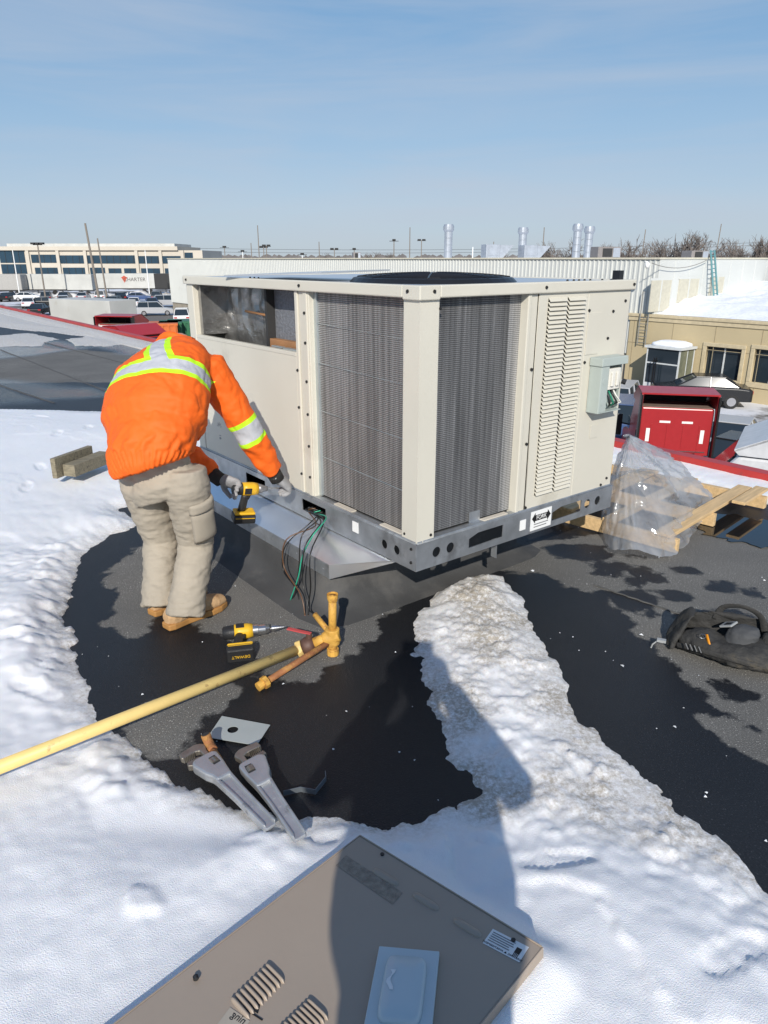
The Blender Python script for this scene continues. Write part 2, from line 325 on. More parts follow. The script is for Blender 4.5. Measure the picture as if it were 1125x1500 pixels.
c1, r1_ = cell(X*9+.8*fbm(X*9, Y*9, 3), Y*9, 5); c2, r2_ = cell(X*24, Y*24+.8*fbm(X*20, Y*20, 4), 9); tg_ = sstep(-.12, .08, tong); clod = (.55-c1)*(.3+r1_)*(.040-.024*tg_)+(.5-c2)*(.2+r2_)*(.014+.010*tg_)      # clods turned over by the shovel
rough_ = np.clip(np.exp(-((sd-.12)/(.12+.12*sstep(2.6, 3.4, Y)))**2)*sstep(5.8, 4.4, Y)+sstep(-.12, .08, tong)*.5, 0, 1)*sstep(.28, .5, vnoise(X*3, Y*3, 15)+.18); lump += clod*rough_
fine = .016*fbm(X*30, Y*30, 51, 4)*(.35+np.exp(-np.clip(sd, 0, 9)/.2)+.6*sstep(-.1, .1, tong))
smooth_far = sstep(3.6, 5., Y)
Zs = (T+lump*(1-.75*smooth_far)+fine*(1-.6*smooth_far))*sstep(-.005, .20, sd)**.75-.012*(sd < .0)-.004
qt = g(700, 868); tip = np.exp(-(((X-qt[0])/.32)**2+((Y-qt[1])/.32)**2)); Zs += .055*tip*sstep(0, .12, sd)*(.7+.9*fbm(X*9, Y*9, 77))
# clumpy berm where it was shovelled back
berm = np.exp(-((sd-.22)/.19)**2)*sstep(-.02, -.2, tong)*sstep(5.6, 4.4, Y); wx = fbm(X*3, Y*3, 62, 3); wy = fbm(X*3+9, Y*3, 63, 3); Zs += berm*(.010+.07*fbm(X*2.3+wx, Y*2.3, 64, 3))*(X < .2)
# boot prints: px, heading
def stamp(px, ang, Lb=.25, dep=.011):
    global Zs
    q = g(*px, z=.05); dx = X-q[0]; dy = Y-q[1]; c, s_ = math.cos(R(ang)), math.sin(R(ang)); a = dx*c+dy*s_; t = -dx*s_+dy*c
    wv = .052-.012*np.cos(a/Lb*4); e = np.sqrt((a/(Lb/2))**2+(t/wv)**2)+.25*fbm(X*14, Y*14, 3); k = sstep(1.06, .86, e)*(Zs > .03)
    rimk = np.exp(-((e-1.15)/.16)**2); Zs = Zs-k*np.minimum(dep, Zs*.45)+.005*k*(.5-cell(a*55, t*55, 2)[0])
for px, an in [((812,1258),95),((735,1190),70),((1075,1400),120),((60,690),30),((130,630),20),((60,610),60),((85,640),10),((660,1040),80),((720,1000),60),((790,1100),120),((40,720),15),((700,1100),100),((30,940),110),((50,1010),70)]: stamp(px, an+90)
# trodden hollow left of the wrenches
q = g(255, 1215); Zs -= np.minimum(.05, np.clip(Zs-.02, 0, 1))*np.exp(-(((X-q[0])/.22)**2+((Y-q[1])/.13)**2))
q = g(330, 1220); Zs -= np.minimum(.04, np.clip(Zs-.02, 0, 1))*np.exp(-(((X-q[0])/.16)**2+((Y-q[1])/.10)**2))
for cpx in [(345, 1190), (430, 1205)]:
    q = g(*cpx); Zs -= np.minimum(.03, np.clip(Zs-.015, 0, 1))*np.exp(-(((X-q[0])/.07)**2+((Y-q[1])/.07)**2))
Zs = np.where((sd > .05) & (Y < 8.6), np.maximum(Zs, .010+.004*fbm(X*20, Y*20, 6)), Zs)
# far thin sheets of snow near the parapet
fp = [G([(-300,452),(0,457),(70,474),(150,482),(215,496),(150,494),(60,486),(0,480),(-300,470)]), G([(-300,495),(0,492),(40,488),(85,497),(60,507),(0,508),(-300,510)]), G([(95,497),(150,492),(200,502),(160,508),(110,507)])]
fs_ = np.full(X.shape, -9.)
for p in fp: fs_ = np.maximum(fs_, polysd(X, Y, p))
fs_ = fs_/1.2+.5*fbm(X*.8, Y*.5, 71, 4); Zs = np.where(Y > 8.6, np.where(fs_ > 0, .006+.03*sstep(0, .8, fs_), -.02), Zs)
Zs = np.where((U_ > 3.3) & (V_ > 12) & (Y > 8.6), np.maximum(Zs, .02+.03*sstep(3.3, 3.6, U_)+.02*fbm(X, Y, 5)), Zs)
pT0, pT1, pT2 = g(527, 1225, .10), g(793, 1388, .16), g(170, 1500, .12); pn_ = np.cross(pT1-pT0, pT2-pT0); pz_ = pT0[2]-((X-pT0[0])*pn_[0]+(Y-pT0[1])*pn_[1])/pn_[2]      # snow bears the panel lying on it
pin = polysd(X, Y, [pT0, pT1, pT1+(pT2-pT0)*1.7, pT0+(pT2-pT0)*1.7]); Zs = np.where(pin > -.02, np.minimum(Zs, pz_-.012), Zs); Zs = np.where(pin > -.12, np.maximum(Zs, (pz_-.03)*sstep(-.12, -.01, pin)+Zs*(1-sstep(-.12, -.01, pin))), Zs); Zs = np.where(pin > .01, pz_-.02, Zs)
dirt = np.exp(-np.clip(sd, 0, 9)/.07)*.9+sstep(-.02, .12, tong)*sstep(3.2, 2.2, sd*0+Y*0+2.5)*(.75+2.6*np.clip(fbm(X*4, Y*4, 91, 5), -.25, .6))*sstep(1.35, 2.0, Y)
snow = grid_mesh('snow', us, vs, Zs, keep=(Zs > -.006), attrs={'dirt': dirt}); tag(snow, None, kind='structure')
m = mat('snow', (.86, .87, .90), .55, bump=.42, bscale=300); N, L, b = nodes(m)
at_ = N.new('ShaderNodeAttribute'); at_.attribute_name = 'dirt'; tcn = N.new('ShaderNodeTexCoord'); o_ = tcn.outputs['Object']
dn = math_n(N, L, 'MULTIPLY', at_.outputs['Fac'], math_n(N, L, 'MULTIPLY_ADD', noise_n(N, L, 55, 6, o_, .75), 2.6, -.85))
L.new(mix_n(N, L, ramp_n(N, L, dn, [(.02, (0, 0, 0)), (.6, (1, 1, 1))]), mix_n(N, L, noise_n(N, L, 3, 5, o_), (.83, .83, .84), (.90, .895, .89)), (.42, .375, .31)), b.inputs['Base Color'])
b.inputs['Subsurface Weight'].default_value = .25; b.inputs['Subsurface Radius'].default_value = (.012, .016, .022); b.inputs['Subsurface Scale'].default_value = .6
snow.data.materials.append(m)
# crumbs of ice and snow lying on the membrane
mb = MB()
for i in range(210):
    c = UV(random.uniform(-1.6, 2.2), random.uniform(-1.9, 2.2)); 
    if polysd(np.array([c[0]]), np.array([c[1]]), clear)[0] < .02: continue
    r = random.choice((.003, .004, .004, .006, .012))*random.uniform(.6, 1.2)
    if 0 < c[0] < .9 and abs(c[1]-2.6) < .8: r *= 1.3
    k = [Vector((random.gauss(0, 1), random.gauss(0, 1), abs(random.gauss(0, .6)))).normalized()*r for _ in range(6)]
    k = [Vector((1,0,.2))*r, Vector((-.3,.9,.1))*r, Vector((-.8,-.5,.2))*r, Vector((random.random()*.3,0,.8))*r]; a0 = random.random()*6.3; M_ = Matrix.Rotation(a0, 3, 'Z')
    mb.add([Vector(c)+Vector((0, 0, .006))+M_@p for p in k], [(0, 1, 3), (1, 2, 3), (2, 0, 3), (0, 2, 1)])
tag(mb.build('ice_crumbs', mat('ice', (.7, .72, .75), .4)), 'small crumbs of ice scattered over the black membrane', 'ice', kind='stuff')
# melt-water puddles
mw = mat('water', (.008, .010, .013), .04, var=0); 
for nm, pl in (('puddle', [(1005,770),(1060,752),(1125,762),(1250,790),(1250,820),(1125,802),(1060,790)]),):
    mb = MB(); P = [g(*p, z=.009) for p in pl]; c = sum(P)/len(P); Q = []
    for i in range(len(P)):
        for t in np.linspace(0, 1, 8, endpoint=False): q = P[i]*(1-t)+P[(i+1) % len(P)]*t; Q.append(c+(q-c)*(1+.10*math.sin(i*5+t*9)+.05*math.sin(t*21+i))*np.array([1, 1, 0])+np.array([0, 0, 0]))
    for q in Q: q[2] = .009
    mb.add(Q, [tuple(range(len(Q)))]); tag(mb.build(nm, mw), None, kind='structure')
# ------------------------------------------------ rooftop air-conditioning unit
m_cab = mat('cabinet_paint', (.60, .57, .485), .42, var=.05, vscale=2.5, bump=.16, bscale=4, dirt=(.50, .47, .39), dscale=2.2, dthr=.62)
m_galv = mat('galvanised', (.42, .44, .46), .42, metal=.75, var=.22, vscale=14, dirt=(.30, .31, .32), dscale=9, dthr=.55)
m_sheet = mat('bright_sheet', (.86, .88, .90), .30, metal=.9, var=.08, vscale=3, bump=.03, bscale=6)
m_blk = mat('black_metal', (.012, .012, .013), .35); m_screw = mat('screw', (.05, .05, .05), .4, metal=.6)
m_dark = mat('dark_inside', (.03, .03, .03), .8); m_alu = mat('aluminium_strip', (.5, .55, .56), .4, metal=.7)
m_white = mat('label_white', (.8, .8, .78), .5, var=.03); m_ink = mat('ink', (.01, .01, .01), .5, var=0)
SC = 1.251; ZB = .362; LX, LY, HT, RL = 1.2, 1.876, 1.027, .108
un = thing('rooftop_unit', 'large beige rooftop air conditioning unit with exposed coils and galvanised base rail', 'air conditioner', (F[0], F[1], ZB), YAW); un.scale = (SC, SC, SC)
def ux(x, y): P = onplane(x, y, B, F); return float((P-F)@A)/SC, float(P[2]-ZB)/SC     # pixel on right face -> local x, z
def uy(x, y): P = onplane(x, y, A, F); return float((P-F)@B)/SC, float(P[2]-ZB)/SC     # pixel on left face -> local y, z
# base rails with fork pockets and round holes
MR = frame((0, -.004, 0), (1, 0, 0), (0, 0, 1), (0, -1, 0)); ML = frame((-.004, 0, 0), (0, 1, 0), (0, 0, 1), (-1, 0, 0))
c5 = lambda x, y: ux(540+x/2.96, 560+y/2.96); c7 = lambda x, y: uy(300+x/3.516, 680+y/3.516)
hr = []
for q in ((290, 738), (350, 718), (943, 527), (987, 513)): x, z = c5(*q); hr.append(circ(x, .055, .021))
x0 = c5(430, 690)[0]; x1 = c5(577, 655)[0]; hr.append([(x0, .028), (x1, .028), (x1, .082), (x0+.05, .082), (x0, .066)])
x2 = c5(790, 580)[0]; x3 = c5(915, 545)[0]; hr.append([(x2, .028), (x3, .028), (x3, .082), (x2+.06, .082), (x2, .066)])
plate('base_rail', rect(-.006, 0, LX+.006, RL), hr, .005, m_galv, un, MR)
hl = []
for q in ((930, 418), (993, 446)): y, z = c7(*q); hl.append(circ(y, .052, .019))
ya = c7(508, 230)[0]; yb = c7(630, 290)[0]; hl.append(rect(yb, .03, ya, .085)); yc = c7(220, 80)[0]; yd = c7(318, 130)[0]; hl.append(rect(yd, .03, yc, .085))
plate('base_rail', rect(-.006, 0, LY, RL), hl, .005, m_galv, un, ML)
for nm, lo, hi in (('base_rail', (LX-.004, .01, 0), (LX, LY, RL)), ('base_rail', (.01, LY-.004, 0), (LX-.01, LY, RL))): MB().box(lo, hi).build(nm, m_galv, un)
mb = MB(); mb.box((.0, .0, RL-.004), (LX, LY, RL)); mb.build('base_pan', m_galv, un)
mb = MB(); mb.box((-.001, -.001, .1), (.03, LY, .116)); mb.box((.031, -.001, .1), (LX, .03, .116)); mb.build('rail_flange', m_galv, un, bevel=.003)
# fork tunnels behind the pockets
mb = MB(); mb.box((x0-.02, .3, .01), (x0-.015, .32, .1)); mb.box((.28, ya+.02, .02), (.3, ya+.03, .1)); mb.build('fork_tunnel', m_galv, un)
# cabinet core
zt0 = HT-.042
mb = MB(); mb.box((.10, .10, RL), (LX-.02, .78, zt0)); mb.box((.45, .79, RL), (LX-.02, LY-.02, zt0)); mb.build('core', m_dark, un)
# coils with fins
def coil_mat(nm, tint, streak):
    m = mat(nm, tint, .45, metal=.25); N, L, b = nodes(m); t = N.new('ShaderNodeTexCoord'); sp = N.new('ShaderNodeSeparateXYZ'); L.new(t.outputs['Object'], sp.inputs[0])
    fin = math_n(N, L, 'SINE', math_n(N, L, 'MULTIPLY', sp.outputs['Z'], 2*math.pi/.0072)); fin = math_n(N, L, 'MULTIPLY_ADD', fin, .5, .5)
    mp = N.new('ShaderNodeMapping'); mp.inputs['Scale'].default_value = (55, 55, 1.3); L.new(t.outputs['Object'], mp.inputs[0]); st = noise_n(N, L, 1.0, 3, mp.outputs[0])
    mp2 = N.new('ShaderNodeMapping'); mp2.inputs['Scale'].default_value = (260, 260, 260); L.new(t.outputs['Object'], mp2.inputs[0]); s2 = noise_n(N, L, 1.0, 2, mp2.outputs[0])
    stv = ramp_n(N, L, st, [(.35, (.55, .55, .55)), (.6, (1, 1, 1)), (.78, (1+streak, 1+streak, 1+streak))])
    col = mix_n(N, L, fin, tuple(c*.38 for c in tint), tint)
    v = N.new('ShaderNodeVectorMath'); v.operation = 'MULTIPLY'; L.new(col, v.inputs[0]); L.new(stv, v.inputs[1])
    v2 = N.new('ShaderNodeVectorMath'); v2.operation = 'MULTIPLY'; L.new(v.outputs[0], v2.inputs[0]); L.new(ramp_n(N, L, s2, [(.3, (.85, .85, .85)), (.7, (1.12, 1.12, 1.12))]), v2.inputs[1])
    L.new(v2.outputs[0], b.inputs['Base Color']); bp = N.new('ShaderNodeBump'); bp.inputs['Strength'].default_value = .5; bp.inputs['Distance'].default_value = .004; L.new(fin, bp.inputs['Height']); L.new(bp.outputs[0], b.inputs['Normal']); return m
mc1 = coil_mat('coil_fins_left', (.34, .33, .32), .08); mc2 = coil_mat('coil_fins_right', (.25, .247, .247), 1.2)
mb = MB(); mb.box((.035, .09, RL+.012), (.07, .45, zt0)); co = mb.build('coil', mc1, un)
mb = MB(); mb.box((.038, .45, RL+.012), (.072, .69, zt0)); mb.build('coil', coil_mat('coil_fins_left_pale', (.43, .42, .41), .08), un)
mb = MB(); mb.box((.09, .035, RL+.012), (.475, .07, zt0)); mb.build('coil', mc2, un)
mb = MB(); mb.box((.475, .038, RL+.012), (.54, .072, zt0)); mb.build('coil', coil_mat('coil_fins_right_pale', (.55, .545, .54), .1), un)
# fine wire lines across the left coil and pale repaired lines
for z in (.30, .50, .70, .86):
    mb = MB(); mb.tube([(.033, .10, z-.02), (.033, .69, z+.0)], .0012, 5); mb.build('wire_line', m_alu, un)
mb = MB(); mb.box((.028, .675, RL+.01), (.05, .70, zt0)); mb.build('coil_end_plate', m_alu, un, bevel=.002)
# posts: formed sheet with returns
def post(lo, hi, name='post'):
    mb = MB(); mb.box(lo, hi); return mb.build(name, m_cab, un, bevel=.004)
p = MB(); p.prism([(0, 0), (.088, 0), (.088, .02), (.095, .02), (.095, .045), (.03, .05), (.05, .03), (.045, .095), (.02, .095), (.02, .088), (0, .088)], (0, 0, .1), (1, 0, 0), (0, 1, 0), (0, 0, 1), zt0-.1)
p.build('corner_post', m_cab, un, bevel=.003)
MB().box((-.0015, -.0015, .112), (.003, .003, zt0)).build('corner_seam', m_cab, un)
post((0, .705, .1), (.04, .735, zt0)); post((.006, .737, .1), (.04, .775, zt0)); post((0, .777, .1), (.04, .80, zt0))
post((.004, .695, .1), (.05, .705, zt0), 'post_lip')
post((.54, 0, .1), (.56, .05, zt0)); post((.56, .006, .1), (.60, .05, zt0))
post((0, 1.80, .1), (.05, LY, zt0)); post((LX-.06, .03, .1), (LX, .08, zt0)); post((LX-.05, LY-.05, .1), (LX, LY, zt0))
# left face: lower panel, opening above
zo = .732
mb = MB(); mb.box((.003, .803, .112), (.02, 1.797, zo)); mb.build('side_panel', m_cab, un, bevel=.003)
mb = MB(); mb.box((.001, .803, zo-.016), (.024, 1.797, zo+.001)); mb.build('panel_flange', m_cab, un, bevel=.002)
m_foil = mat('foil_insulation', (.36, .355, .345), .3, metal=.8, var=.35, vscale=9, bump=1.0, bscale=22)
m_filter = mat('filter_mesh', (.17, .18, .20), .6, var=.25, vscale=70, bump=1., bscale=90)
mb = MB(); k = 26
vsf = []
for i in range(k+1):
    for j in range(k+1):
        y = 1.16+(1.797-1.16)*i/k; z = zo-.05+(zt0-zo+.05)*j/k; vsf.append((.16+.012*mnoise.noise(Vector((y*14, z*14, 1)))+.02*abs(mnoise.noise(Vector((y*7, z*5, 4)))), y, z))
mb.add(vsf, [(i*(k+1)+j, (i+1)*(k+1)+j, (i+1)*(k+1)+j+1, i*(k+1)+j+1) for i in range(k) for j in range(k)]); mb.build('foil_liner', m_foil, un)
mb = MB(); mb.box((.028, 1.765, zo), (.2, 1.797, zt0)); mb.build('foil_liner', m_foil, un)
mb = MB(); mb.box((.10, .80, zo-.05), (.13, 1.135, zt0)); mb.build('filter', m_filter, un)
mb = MB(); mb.box((.06, 1.138, zo-.05), (.16, 1.157, zt0)); mb.build('divider', m_dark, un)
m_org = mat('copper_brown', (.35, .17, .07), .5, var=.25)
mb = MB(); mb.box((.062, .81, zo-.05), (.098, 1.13, zo+.03)); mb.build('filter_rail', m_org, un, bevel=.003)
mb = MB(); mb.tube([(.12, 1.15, zo+.12), (.12, 1.30, zo+.125), (.13, 1.48, zo+.13)], .006, 8); mb.build('copper_line', m_org, un, smooth=True)
mb = MB(); mb.box((.02, .80, zt0-.004), (.45, 1.80, zt0)); mb.box((.02, .80, zo-.055), (.45, 1.8, zo-.05)); mb.build('compartment_lining', m_dark, un)
mb = MB(); mb.box((.024, .83, zo+.001), (.05, .95, zo+.006)); mb.box((.03, .97, zo+.001), (.05, 1.06, zo+.007)); mb.build('clip', m_alu, un)
# right face: louvre panel, control panel
lx0, lx1, lx2, lx3 = .655, .762, .772, .882; lz0, lz1 = .165, .968
plate('louvre_panel', rect(.602, .112, .905, zt0), [rect(lx0, lz0, lx1, lz1), rect(lx2, lz0, lx3, lz1)], .004, m_cab, un, frame((0, .004, 0), (1, 0, 0), (0, 0, 1), (0, -1, 0)))
lp = [o for o in un.children if o.name.startswith('louvre_panel')][0]
MB().box((.64, .03, .14), (.89, .032, .98)).build('louvre_backing', m_dark, lp)
nl = 48; sm = None
for xa, xb in ((lx0, lx1), (lx2, lx3)):
    for i in range(nl):
        z = lz0+(lz1-lz0)*(i+.5)/nl; hw = (xb-xa)/2
        if sm is None:
            mb = MB(); mb.add([(-hw, -.011, -.0065), (hw, -.011, -.0065), (hw, .001, .0085), (-hw, .001, .0085), (-hw, -.0095, -.0072), (hw, -.0095, -.0072), (hw, .003, .0085), (-hw, .003, .0085)], [(0,1,2,3),(7,6,5,4),(0,4,5,1),(2,6,7,3),(1,5,6,2),(0,3,7,4)]); s0 = mb.build('louvre_slat', m_cab, lp); sm = s0.data; o = s0
        else: o = bpy.data.objects.new('louvre_slat', sm); C.objects.link(o); o.parent = lp
        o.location = ((xa+xb)/2, 0, z)
mb = MB(); mb.box((.907, .002, .112), (LX-.003, .02, zt0)); mb.build('control_panel', m_cab, un, bevel=.003)
mb = MB(); mb.box((.912, -.001, .73), (.998, .0015, .90)); mb.build('access_cover', m_cab, un, bevel=.002)
mb = MB(); mb.box((1.0, -.0005, .36), (1.055, .0015, .42)); mb.build('access_cover', m_cab, un, bevel=.001)
MB().box((LX-.003, .02, .112), (LX, LY-.02, zt0)).build('end_panel', m_cab, un); MB().box((.02, LY-.003, .112), (LX-.02, LY, zt0)).build('back_panel', m_cab, un)
# top: rails, lid, fan
def rail(lo, hi): return MB().box(lo, hi).build('top_rail', m_cab, un, bevel=.005)
rail((-.012, .08, zt0), (.004, LY+.012, HT)); rail((.08, -.012, zt0), (LX+.012, .004, HT)); rail((-.012, LY-.004, zt0), (LX+.012, LY+.012, HT-.001)); rail((LX-.004, .005, zt0), (LX+.012, LY-.005, HT-.001))
mb = MB(); mb.prism([(-.0125, -.0125), (.08, -.0125), (.08, .004), (.004, .004), (.004, .08), (-.0125, .08)], (0, 0, zt0-.006), (1, 0, 0), (0, 1, 0), (0, 0, 1), HT-zt0+.006); mb.build('corner_cap', m_cab, un, bevel=.004)
m_lid = mat('lid_metal', (.62, .64, .66), .3, metal=.5, var=.06, vscale=2)
MB().box((.005, .005, HT-.012), (LX-.005, LY-.005, HT-.005)).build('lid', m_lid, un)
fan = bpy.data.objects.new('fan_guard', None); C.objects.link(fan); fan.parent = un; fan.location = (.50, .42, HT-.005)
bpy.data.objects.remove(fan)
cx, cy, fr = .43, .42, .31
mb = MB()
mb.loft([((cx, cy, HT-.006), (1,0,0), (0,1,0), fr+.03, fr+.03), ((cx, cy, HT+.012), (1,0,0), (0,1,0), fr+.012, fr+.012), ((cx, cy, HT+.014), (1,0,0), (0,1,0), fr-.01, fr-.01)], 48); fan = mb.build('fan_guard', m_blk, un, smooth=False)
mb = MB()
for i in range(14):
    r = fr*(.12+.88*i/13); z = HT+.012+.016*(1-(r/fr)**2)**.8
    mb.tube([(cx+r*math.cos(2*math.pi*k/40), cy+r*math.sin(2*math.pi*k/40), z) for k in range(41)], .0024, 5, cap=False)
mb.build('guard_wires', m_blk, fan)
mb = MB()
for k in range(8):
    a = k*math.pi/4; mb.tube([(cx+r*math.cos(a), cy+r*math.sin(a), HT+.014+.016*(1-(r/fr)**2)**.8) for r in np.linspace(.02, fr, 9)], .0032, 5)
mb.build('guard_spokes', m_blk, fan)
mb = MB()
mb.loft([((cx, cy, HT-.004), (1,0,0), (0,1,0), fr-.02, fr-.02), ((cx, cy, HT+.012), (1,0,0), (0,1,0), fr*.72, fr*.72), ((cx, cy, HT+.016), (1,0,0), (0,1,0), fr*.4, fr*.4), ((cx, cy, HT+.017), (1,0,0), (0,1,0), .05, .05)], 40); mb.build('fan_blades', m_blk, fan, smooth=True)
mb = MB(); mb.loft([((cx, cy, HT+.018), (1,0,0), (0,1,0), .05, .05), ((cx, cy, HT+.031), (1,0,0), (0,1,0), .045, .045)], 20); mb.build('motor_cap', m_blk, fan)
# screws
def screws(pts, ax):
    for p in pts:
        q = np.array(p, float); d = np.array([(-1, 0, 0), (0, -1, 0), (0, 0, 1)][ax]); mb = MB(); mb.tube([q-d*.002, q+d*.004], .0062 if ax < 2 else .005, 8); mb.tube([q+d*.004, q+d*.007], .004, 6); mb.build('screw', m_screw, un)
screws([(-.012, .05, HT-.02), (-.012, .735, HT-.02), (-.012, 1.84, HT-.02)], 0)
screws([(.05, -.012, HT-.02), (.62, -.012, HT-.02), (1.19, -.012, HT-.02), (1.16, .002, .94), (1.16, .002, .15), (.60, .0, .125), (1.12, .002, .125), (.915, .002, .91), (.915, .002, .70), (1.08, .002, .90), (1.06, .002, .79)], 1)
screws([(0, .72, z) for z in (.9, .78, .62, .48, .34, .2)]+[(0, .79, z) for z in (.66, .5, .2)]+[(.004, .07, .13), (-.006, .02, .085), (-.006, .02, .03)], 0)
screws([(.07, .002, .13), (.09, .002, .95), (.585, .004, .7), (.585, .004, .4)], 1)
screws([(x, .05+.03*math.sin(9*x), HT-.004) for x in (.86, .90, .93, .96, .99, 1.05, 1.1, 1.13)]+[(.06, y, HT-.004) for y in (1.2, 1.24, 1.28)], 2)
MB().box((1.17, .05, HT-.004), (1.20, .085, HT+.035)).build('lid_bracket', m_blk, un)
# coil feet clips and pads at the base
mb = MB(); mb.box((.30, .005, .116), (.36, .03, .118)); mb.box((.30, .028, .118), (.36, .031, .16)); mb.build('coil_clip', m_galv, un)
m_pad = mat('pad', (.55, .5, .42), .7)
for q in ((.006, .10), (.006, .42)): MB().box((q[0], q[1], .1162), (q[0]+.025, q[1]+.13, .121)).build('foam_pad', m_pad, un)
MB().box((.36, .006, .1162), (.5, .028, .121)).build('foam_pad', m_pad, un)
# stickers on the base rail
xs0, zs0 = c5(700, 560); xs1, zs1 = c5(783, 600)
fl = MB().box((xs0, -.0085, .012), (xs1, -.0068, .098)).build('sticker', m_white, un)
Mt = frame(((xs0+xs1)/2, -.0088, .066), (1, 0, 0), (0, 0, 1), (0, -1, 0)); text('sticker_text', 'FORK', .03, m_white, Mt, fl)
hh = (xs1-xs0)/2; mb = MB(); mb.prism([(-hh*.92, 0), (-hh*.6, -.024), (-hh*.6, -.013), (hh*.6, -.013), (hh*.6, -.024), (hh*.92, 0), (hh*.6, .024), (hh*.6, .013), (-hh*.6, .013), (-hh*.6, .024)], ((xs0+xs1)/2, -.0086, .066), (1, 0, 0), (0, 0, 1), (0, -1, 0), .0008); mb.build('arrow', m_ink, fl)
Mt = frame(((xs0+xs1)/2, -.0097, .066), (1, 0, 0), (0, 0, 1), (0, -1, 0)); bpy.data.objects.remove([o for o in fl.children if o.name.startswith('sticker_text')][0]); text('sticker_text', 'FORK', .026, m_white, Mt, fl, .0004)
for k in range(2): MB().box((xs0+.02, -.0089, .036-.012*k), (xs1-.02-.01*k, -.0086, .040-.012*k)).build('print_line', mat('print_grey', (.16, .16, .16), .5, var=.5, vscale=300), fl)
yp, zp = uy(322, 640)
sp_ = [o for o in un.children if o.name.startswith('side_panel')][0]
for k in range(5): a_ = R(20+35*k); mb = MB(); c_ = np.array([.0022, yp, zp+.05]); d_ = np.array([0, math.cos(a_), math.sin(a_)]); mb.tube([c_+d_*.012, c_+d_*.03], .0008, 4); mb.build('pen_mark', mat('pen_grey', (.25, .26, .3), .6), sp_)
text('handwriting', '16', .03, mat('pen_grey'), frame((.0022, yp, zp), (0, 0, -1), (0, -1, 0), (-1, 0, 0)), sp_, .0004)
xa, _ = c5(664, 620); MB().box((xa-.02, -.0085, .03), (xa+.015, -.0068, .075)).build('sticker', m_white, un)
ya2, _ = c7(783, 318); MB().box((-.0085, ya2-.02, .045), (-.0068, ya2+.02, .09)).build('sticker', m_white, un)
# electrical disconnect box, open
m_ebox = mat('box_grey_green', (.40, .45, .42), .5, var=.08, vscale=5, dirt=(.42, .27, .14), dscale=5, dthr=.66)
eb = bpy.data.objects.new('x', None)
bx0, bx1, bz0, bz1, dp = .955, 1.125, .485, .715, .06
mb = MB(); t_ = .004
mb.box((bx0, -.004, bz0), (bx1, 0, bz1)); mb.box((bx0, -dp, bz0), (bx0+t_, -.004, bz1)); mb.box((bx1-t_, -dp+.02, bz0), (bx1, -.004, bz1)); mb.box((bx0+t_, -dp, bz0), (bx1-t_, -.004, bz0+t_)); mb.box((bx0-.006, -dp-.006, bz1-.03), (bx1+.006, -.001, bz1+.004)); mb.box((bx0+t_, -dp, bz0+t_), (bx0+.055, -dp+.004, bz1-.03))
ebox = mb.build('disconnect_box', m_ebox, un, bevel=.002)
mb = MB(); mb.box((1.02, -.055, .58), (1.10, -.005, .67)); mb.box((1.03, -.065, .595), (1.05, -.055, .655)); mb.box((1.065, -.065, .595), (1.085, -.055, .655)); mb.build('switch_block', mat('switch_plastic', (.68, .66, .6), .4), ebox, bevel=.003)
MB().tube([(1.09, -.07, .615), (1.10, -.085, .61)], .012, 10).build('switch_knob', m_blk, ebox)
for i, cl in enumerate(((.02, .02, .02), (.02, .22, .13), (.02, .02, .02), (.65, .65, .6))):
    mb = MB(); x = 1.03+.017*i; mb.tube([(x, -.03, .585), (x-.01, -.06, .555), (x+.005+.01*i, -.06, .52), (x+.03-.012*i, -.04, .505), (1.075, -.03, .50+.004*i)], .0042, 6); mb.build('cable', mat('cable%d' % i, cl, .4), ebox, smooth=True)
for q in ((bx0+.028, .53), (bx0+.028, .62)): MB().tube([(q[0], -dp-.001, q[1]), (q[0], -dp+.001, q[1])], .013, 16).build('knockout', m_ebox, ebox)
# loose lid sheet propped on the top
mb = MB(); mb.obox((.19, 1.02, HT+.022), unit((1, .1, .02)), unit((-.1, 1, -.03)), (0, 0, 1), .19, .36, .003); lm = mb.build('loose_sheet', m_lid); tag(lm, 'thin folded metal sheet lying loose on top of the beige unit', 'metal sheet')
lm.data.transform(frame((F[0], F[1], ZB), A*SC, B*SC, (0, 0, SC)))
# ------------------------------------------------ roof curb and sheet-metal curb adapter
ZS = .28; q_ = uv(g(482, 828, ZS)); u0 = float(q_[0]); v0 = float(q_[1]); v1, u1 = 2.5, 1.25; ZF = ZS-.075
m_curb = mat('curb_membrane', (.055, .055, .055), .75, var=.25, vscale=5, bump=.25, bscale=200, dirt=(.085, .082, .078), dscale=2.5, dthr=.52)
mb = MB(); prof = [(ZF+.03, -.03), (ZF, .0), (ZF-.02, .008), (.10, .02), (.05, .045), (.02, .085), (.006, .14), (-.004, .17)]; n = 64; vsn = []
for z, off in prof:
    for k in range(n):
        t = k/n*4; s_ = int(t); fr_ = t-s_; rc = max(.012, off*.9+.02)
        # rounded rectangle
        a, b_ = (u1-u0)/2+off, (v1-v0)/2+off; th = 2*math.pi*k/n; ct, st = math.cos(th), math.sin(th); e = 22 if off < .03 else 14
        rr = (abs(ct)**e+abs(st)**e)**(-1/e); vsn.append(((u0+u1)/2+a*ct*rr, (v0+v1)/2+b_*st*rr, z))
mb.add(vsn, [(i*n+k, (i+1)*n+k, (i+1)*n+(k+1) % n, i*n+(k+1) % n) for i in range(len(prof)-1) for k in range(n)])
curb = mb.build('roof_curb', m_curb, smooth=True); curb.location = (F[0], F[1], 0); curb.rotation_euler = (0, 0, YAW); tag(curb, 'black membrane wrapped curb that carries the beige unit', 'curb'); fixn(curb)
ad = thing('curb_adapter', 'shiny galvanised sheet metal shelf sticking out below the beige unit', 'sheet metal', (F[0], F[1], 0), YAW)
